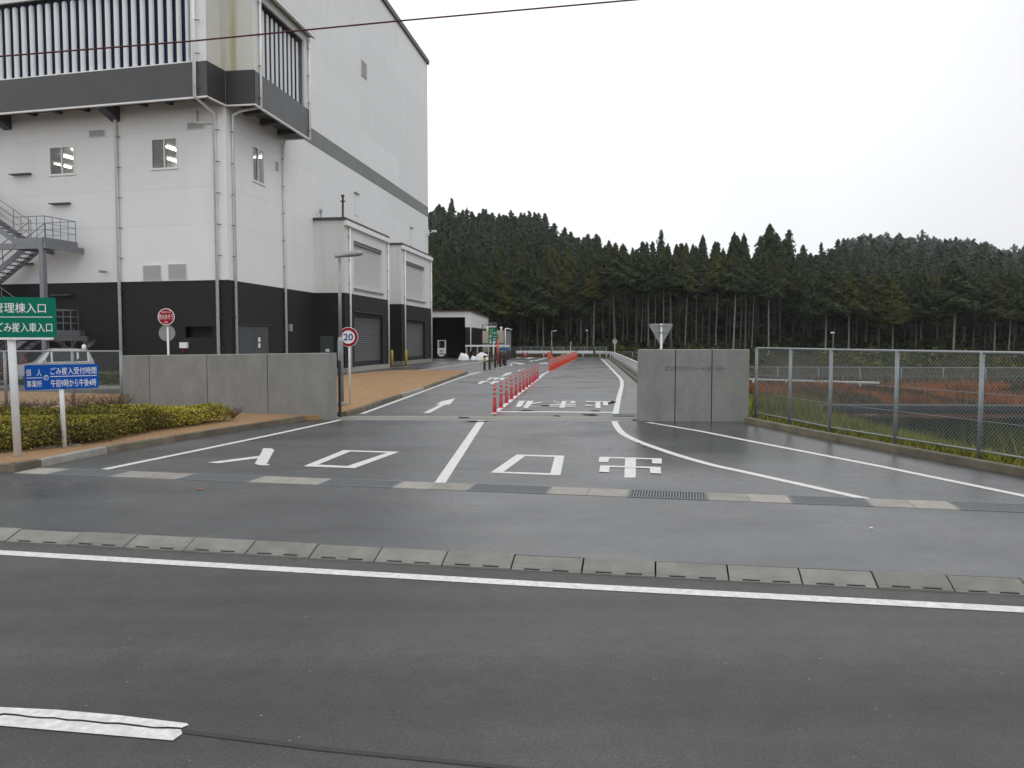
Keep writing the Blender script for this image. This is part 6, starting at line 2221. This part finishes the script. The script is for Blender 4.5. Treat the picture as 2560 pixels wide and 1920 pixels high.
cnt = {}
tot = {}
for px, _ in FRONT:
    tot[zone(px)] = tot.get(zone(px), 0) + 1
def add_tree(x, y, hscale, wscale, ci, ti, label, group):
    global ntree
    z = float(height(x, y))
    t = thing("cedar_tree", label, "tree", (x, y, z), group)
    tr = bpy.data.objects.new("trunk", TRUNK[ti])
    cr = bpy.data.objects.new("crown", CROWN[ci])
    for o_ in (tr, cr):
        COL.objects.link(o_)
        o_.parent = t
    t.scale = (wscale, wscale, hscale)
    t.rotation_euler = (random.uniform(-.02, .02), random.uniform(-.02, .02), random.uniform(0, 6.28))
    placed.append((x, y))
    ntree += 1
    return t
ORDN = ORD + [f"number {i}" for i in range(13, 40)]
for px, y in FRONT:
    zn = zone(px)
    k_ = cnt.get(zn, 0)
    cnt[zn] = k_ + 1
    x = XZ(px, 850, y).x
    lab = f"{ORDN[k_]} front row cedar from the left, {zn}"
    big = px in (1344, 1538, 1833, 2064, 2384)
    hs = random.uniform(.70, .86) if px > 1400 else random.uniform(.62, .80)
    if px > 2000:
        hs = random.uniform(.60, .76)
    pale = px in (1359, 1425, 1483, 1603, 1659, 1712, 1789, 1833, 1879, 1922, 2064, 2122, 2232, 2300, 2384, 2486, 2522) or random.random() < .2
    add_tree(x, y, hs * (1.06 if big else 1), random.uniform(.85, 1.1) * (1.25 if big else 1), random.choice((0, 1, 2, 3)) if 1480 < px < 1960 else random.choice((4, 5, 6, 7)), random.choice((0, 2, 4)) if pale else random.choice((1, 3, 5)), lab, "front row cedars at the forest edge")
# the tall pair that tops the skyline right of the stop sign
for px, y, hs in ((1921, 128, 1.16), (1937, 130, 1.07)):
    add_tree(XZ(px, 850, y).x, y, hs, 1.2, 5, 3, "tallest cedar on the skyline right of the stop sign" if hs > 1.1 else "second tallest cedar, close right of the tallest one", "tall cedars on the skyline")
cand = []
yy = 116.0
while yy < 172:
    st_ = 4.4 + (yy - 116) * .012
    xx = -.2 * yy
    while xx < .72 * yy:
        cand.append((xx + random.uniform(-1.6, 1.6), yy + random.uniform(-1.7, 1.7)))
        xx += st_
    yy += st_
cand.sort(key=lambda c_: c_[1])
rest = []
for x, y in cand:
    vis = -.115 < x / y < .68
    if vis and ntree < 298:
        if min(((x - a) ** 2 + (y - b) ** 2 for a, b in placed), default=9) < 4:
            continue
        px = 1280 + FOCAL * x / y
        add_tree(x, y, random.uniform(.70, .92) * (.80 if px > 1990 else (1.13 if y > 138 else 1)), random.uniform(.80, 1.08), random.choice((0, 1, 2, 3, 4, 6)) if y < 127 and 1400 < px < 1960 else (random.choice((4, 5, 6, 7)) if y < 128 else random.choice((8, 9, 10, 11))), random.choice((1, 3, 5)), f"cedar in the dense rows {zone(px)}", "cedars in the dense rows " + zone(px))
    else:
        rest.append((x, y))
yy = 174.0
while yy < 430:
    st_ = 4.3 + (yy - 174) * .010
    xx = -.2 * yy
    while xx < .72 * yy:
        rest.append((xx + random.uniform(-2, 2), yy + random.uniform(-2, 2)))
        xx += st_
    yy += st_ * 1.05
mass = {"distant_forest": ([], []), "hill_forest": ([], [])}
for x, y in rest:
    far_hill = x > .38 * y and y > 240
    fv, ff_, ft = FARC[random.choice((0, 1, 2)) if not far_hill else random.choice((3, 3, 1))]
    vv, tt = fv, ft
    if y > 225:
        sel = np.concatenate([rng.permutation(len(ff_) - 36)[:400], np.arange(len(ff_) - 36, len(ff_))])
        fq = ff_[sel]
        q4 = fv[fq.ravel()].reshape(-1, 4, 3)
        ctr = q4.mean(1, keepdims=True)
        gs2 = np.ones((len(sel), 1, 1))
        gs2[:400] = 1.42
        vv = (ctr + (q4 - ctr) * gs2).reshape(-1, 3)
        tt = ft[fq.ravel()]
    a = random.uniform(0, 6.28)
    ca, sa = math.cos(a), math.sin(a)
    w_, h_ = random.uniform(.85, 1.25), (random.gauss(.94, .05) if random.random() > .05 else random.uniform(1.03, 1.14)) * (.78 if x > .35 * y and y < 230 else 1)
    z = float(height(x, y))
    P = np.column_stack([(vv[:, 0] * ca - vv[:, 1] * sa) * w_ + x, (vv[:, 0] * sa + vv[:, 1] * ca) * w_ + y, vv[:, 2] * h_ + z])
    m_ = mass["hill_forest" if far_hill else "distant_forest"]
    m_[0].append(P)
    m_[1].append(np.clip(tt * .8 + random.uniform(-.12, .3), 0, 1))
for nm, lf_, lab in (("distant_forest", LEAF_FAR, "dark conifer forest covering the hills behind the front trees"), ("hill_forest", LEAF_HILL_HAZE, "pine forest on the far hill at the right, haze painted in its green")):
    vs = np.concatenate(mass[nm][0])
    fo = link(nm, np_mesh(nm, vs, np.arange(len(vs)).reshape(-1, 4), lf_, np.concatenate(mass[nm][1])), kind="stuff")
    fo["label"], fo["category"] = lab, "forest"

# undergrowth along the forest edge
BUSH = []
for s_ in range(4):
    n = 700
    d_ = rng.normal(0, 1, (n, 3))
    d_ /= np.linalg.norm(d_, axis=1, keepdims=True)
    c = d_ * (rng.uniform(.2, 1, (n, 1)) ** .4) * np.array([1.2, 1.1, .85]) * (1 + .25 * np.sin(d_[:, :1] * 5 + s_))
    c[:, 2] = np.abs(c[:, 2]) * 1.25 + .1
    v, f, tt = leaf_quads(c, d_ + rng.normal(0, .5, (n, 3)), rng.uniform(.12, .30, n), np.clip(rng.uniform(0, 1, n), 0, 1), .6)
    BUSH.append(np_mesh("leafy_bush", v, f, LEAF_B, tt))
for i in range(130):
    if i < 22:
        x, y = random.uniform(7, 22), random.uniform(104.5, 110)
    elif i < 34:
        x, y = random.uniform(-6, 7), random.uniform(106, 110)
    else:
        y = random.uniform(66, 104)
        x = random.uniform(.20 * y, .68 * y)
    o = link("leafy_bush", BUSH[i % 4])
    o.location = (x, y, float(height(x, y)) - .1)
    s_ = random.uniform(.6, 1.15) if i < 34 else random.choice((.35, .45, .55, .7, .9, 1.15))
    o.scale = (s_ * 1.2, s_, s_)
    o.rotation_euler = (0, 0, random.uniform(0, 6))
    zn = "behind the far guardrail" if i < 34 else "between the pond and the forest"
    tag(o, f"yellow green bush in the undergrowth {zn}", "bush", "bushes " + zn)

# dark undergrowth on the forest floor
n = 30000
P = np.stack([rng.uniform(-22, 96, n), 105 + 34 * rng.uniform(0, 1, n) ** 1.3], 1)
P = P[(P[:, 0] / P[:, 1] > -.15) & (P[:, 0] / P[:, 1] < .70)]
hh = (.35 + .75 * np.clip(.5 + .5 * noise2(P, .22, 21), 0, 1.6)) * np.clip((P[:, 1] - 104) / 5, .25, 1)
c = np.column_stack([P, height(P[:, 0], P[:, 1]) + hh * rng.uniform(.1, 1.5, len(P))])
v, f, tt = leaf_quads(c, rng.normal(0, 1, (len(P), 3)) + np.array([0, -.3, .7]), rng.uniform(.35, .8, len(P)), rng.uniform(0, 1, len(P)), .6)
o = link("forest_undergrowth", np_mesh("forest_undergrowth", v, f, leafmat("undergrowth_leaf", (.012, .018, .008), (.045, .055, .018)), tt), kind="stuff")
o["label"], o["category"] = "dark low undergrowth between the cedar trunks", "undergrowth"

# thin lamp mast by the forest
for px, pyt, yy, l in ((2083, 833, 78, "thin lamp mast with a small white head behind the right fence"), (1468, 827, 105, "thin mast with a small lamp at the forest edge behind the far fence")):
    p = XZ(px, pyt, yy)
    t = thing("lamp_mast", l, "lamp post", (p.x, yy, -.5))
    MB().tube([(p.x, yy, -.6), (p.x, yy, p.z)], .05, 6).make("mast", MAST, t)
    MB().ext([(p.x - .22, yy - .1, p.z), (p.x + .1, yy - .1, p.z), (p.x + .06, yy - .1, p.z + .12), (p.x - .16, yy - .1, p.z + .12)], (0, .25, 0)).make("lamp_head", SIGN_W, t)
    MB().tube([(p.x + .06, yy, p.z), (p.x + .06, yy, p.z + .5)], .015, 5).make("spike", MAST, t)

# ------------------------------------------------------------------ damp air: fades the far hill
hz = bpy.data.materials.new("damp_air")
hz.use_nodes = True
hn = hz.node_tree.nodes
hn.remove(hn["Principled BSDF"])
pv = hn.new("ShaderNodeVolumePrincipled")
pv.inputs["Color"].default_value = (0.93, 0.95, 0.97, 1)
pv.inputs["Density"].default_value = 0.00019
hz.node_tree.links.new(pv.outputs["Volume"], hn["Material Output"].inputs["Volume"])
zlow = float(ZZ.min()) - 1.0
MB().obox((-410, -210, zlow), (940, 0, 0), (0, 860, 0), UP * (75 - zlow)).make("haze", hz, kind="stuff")
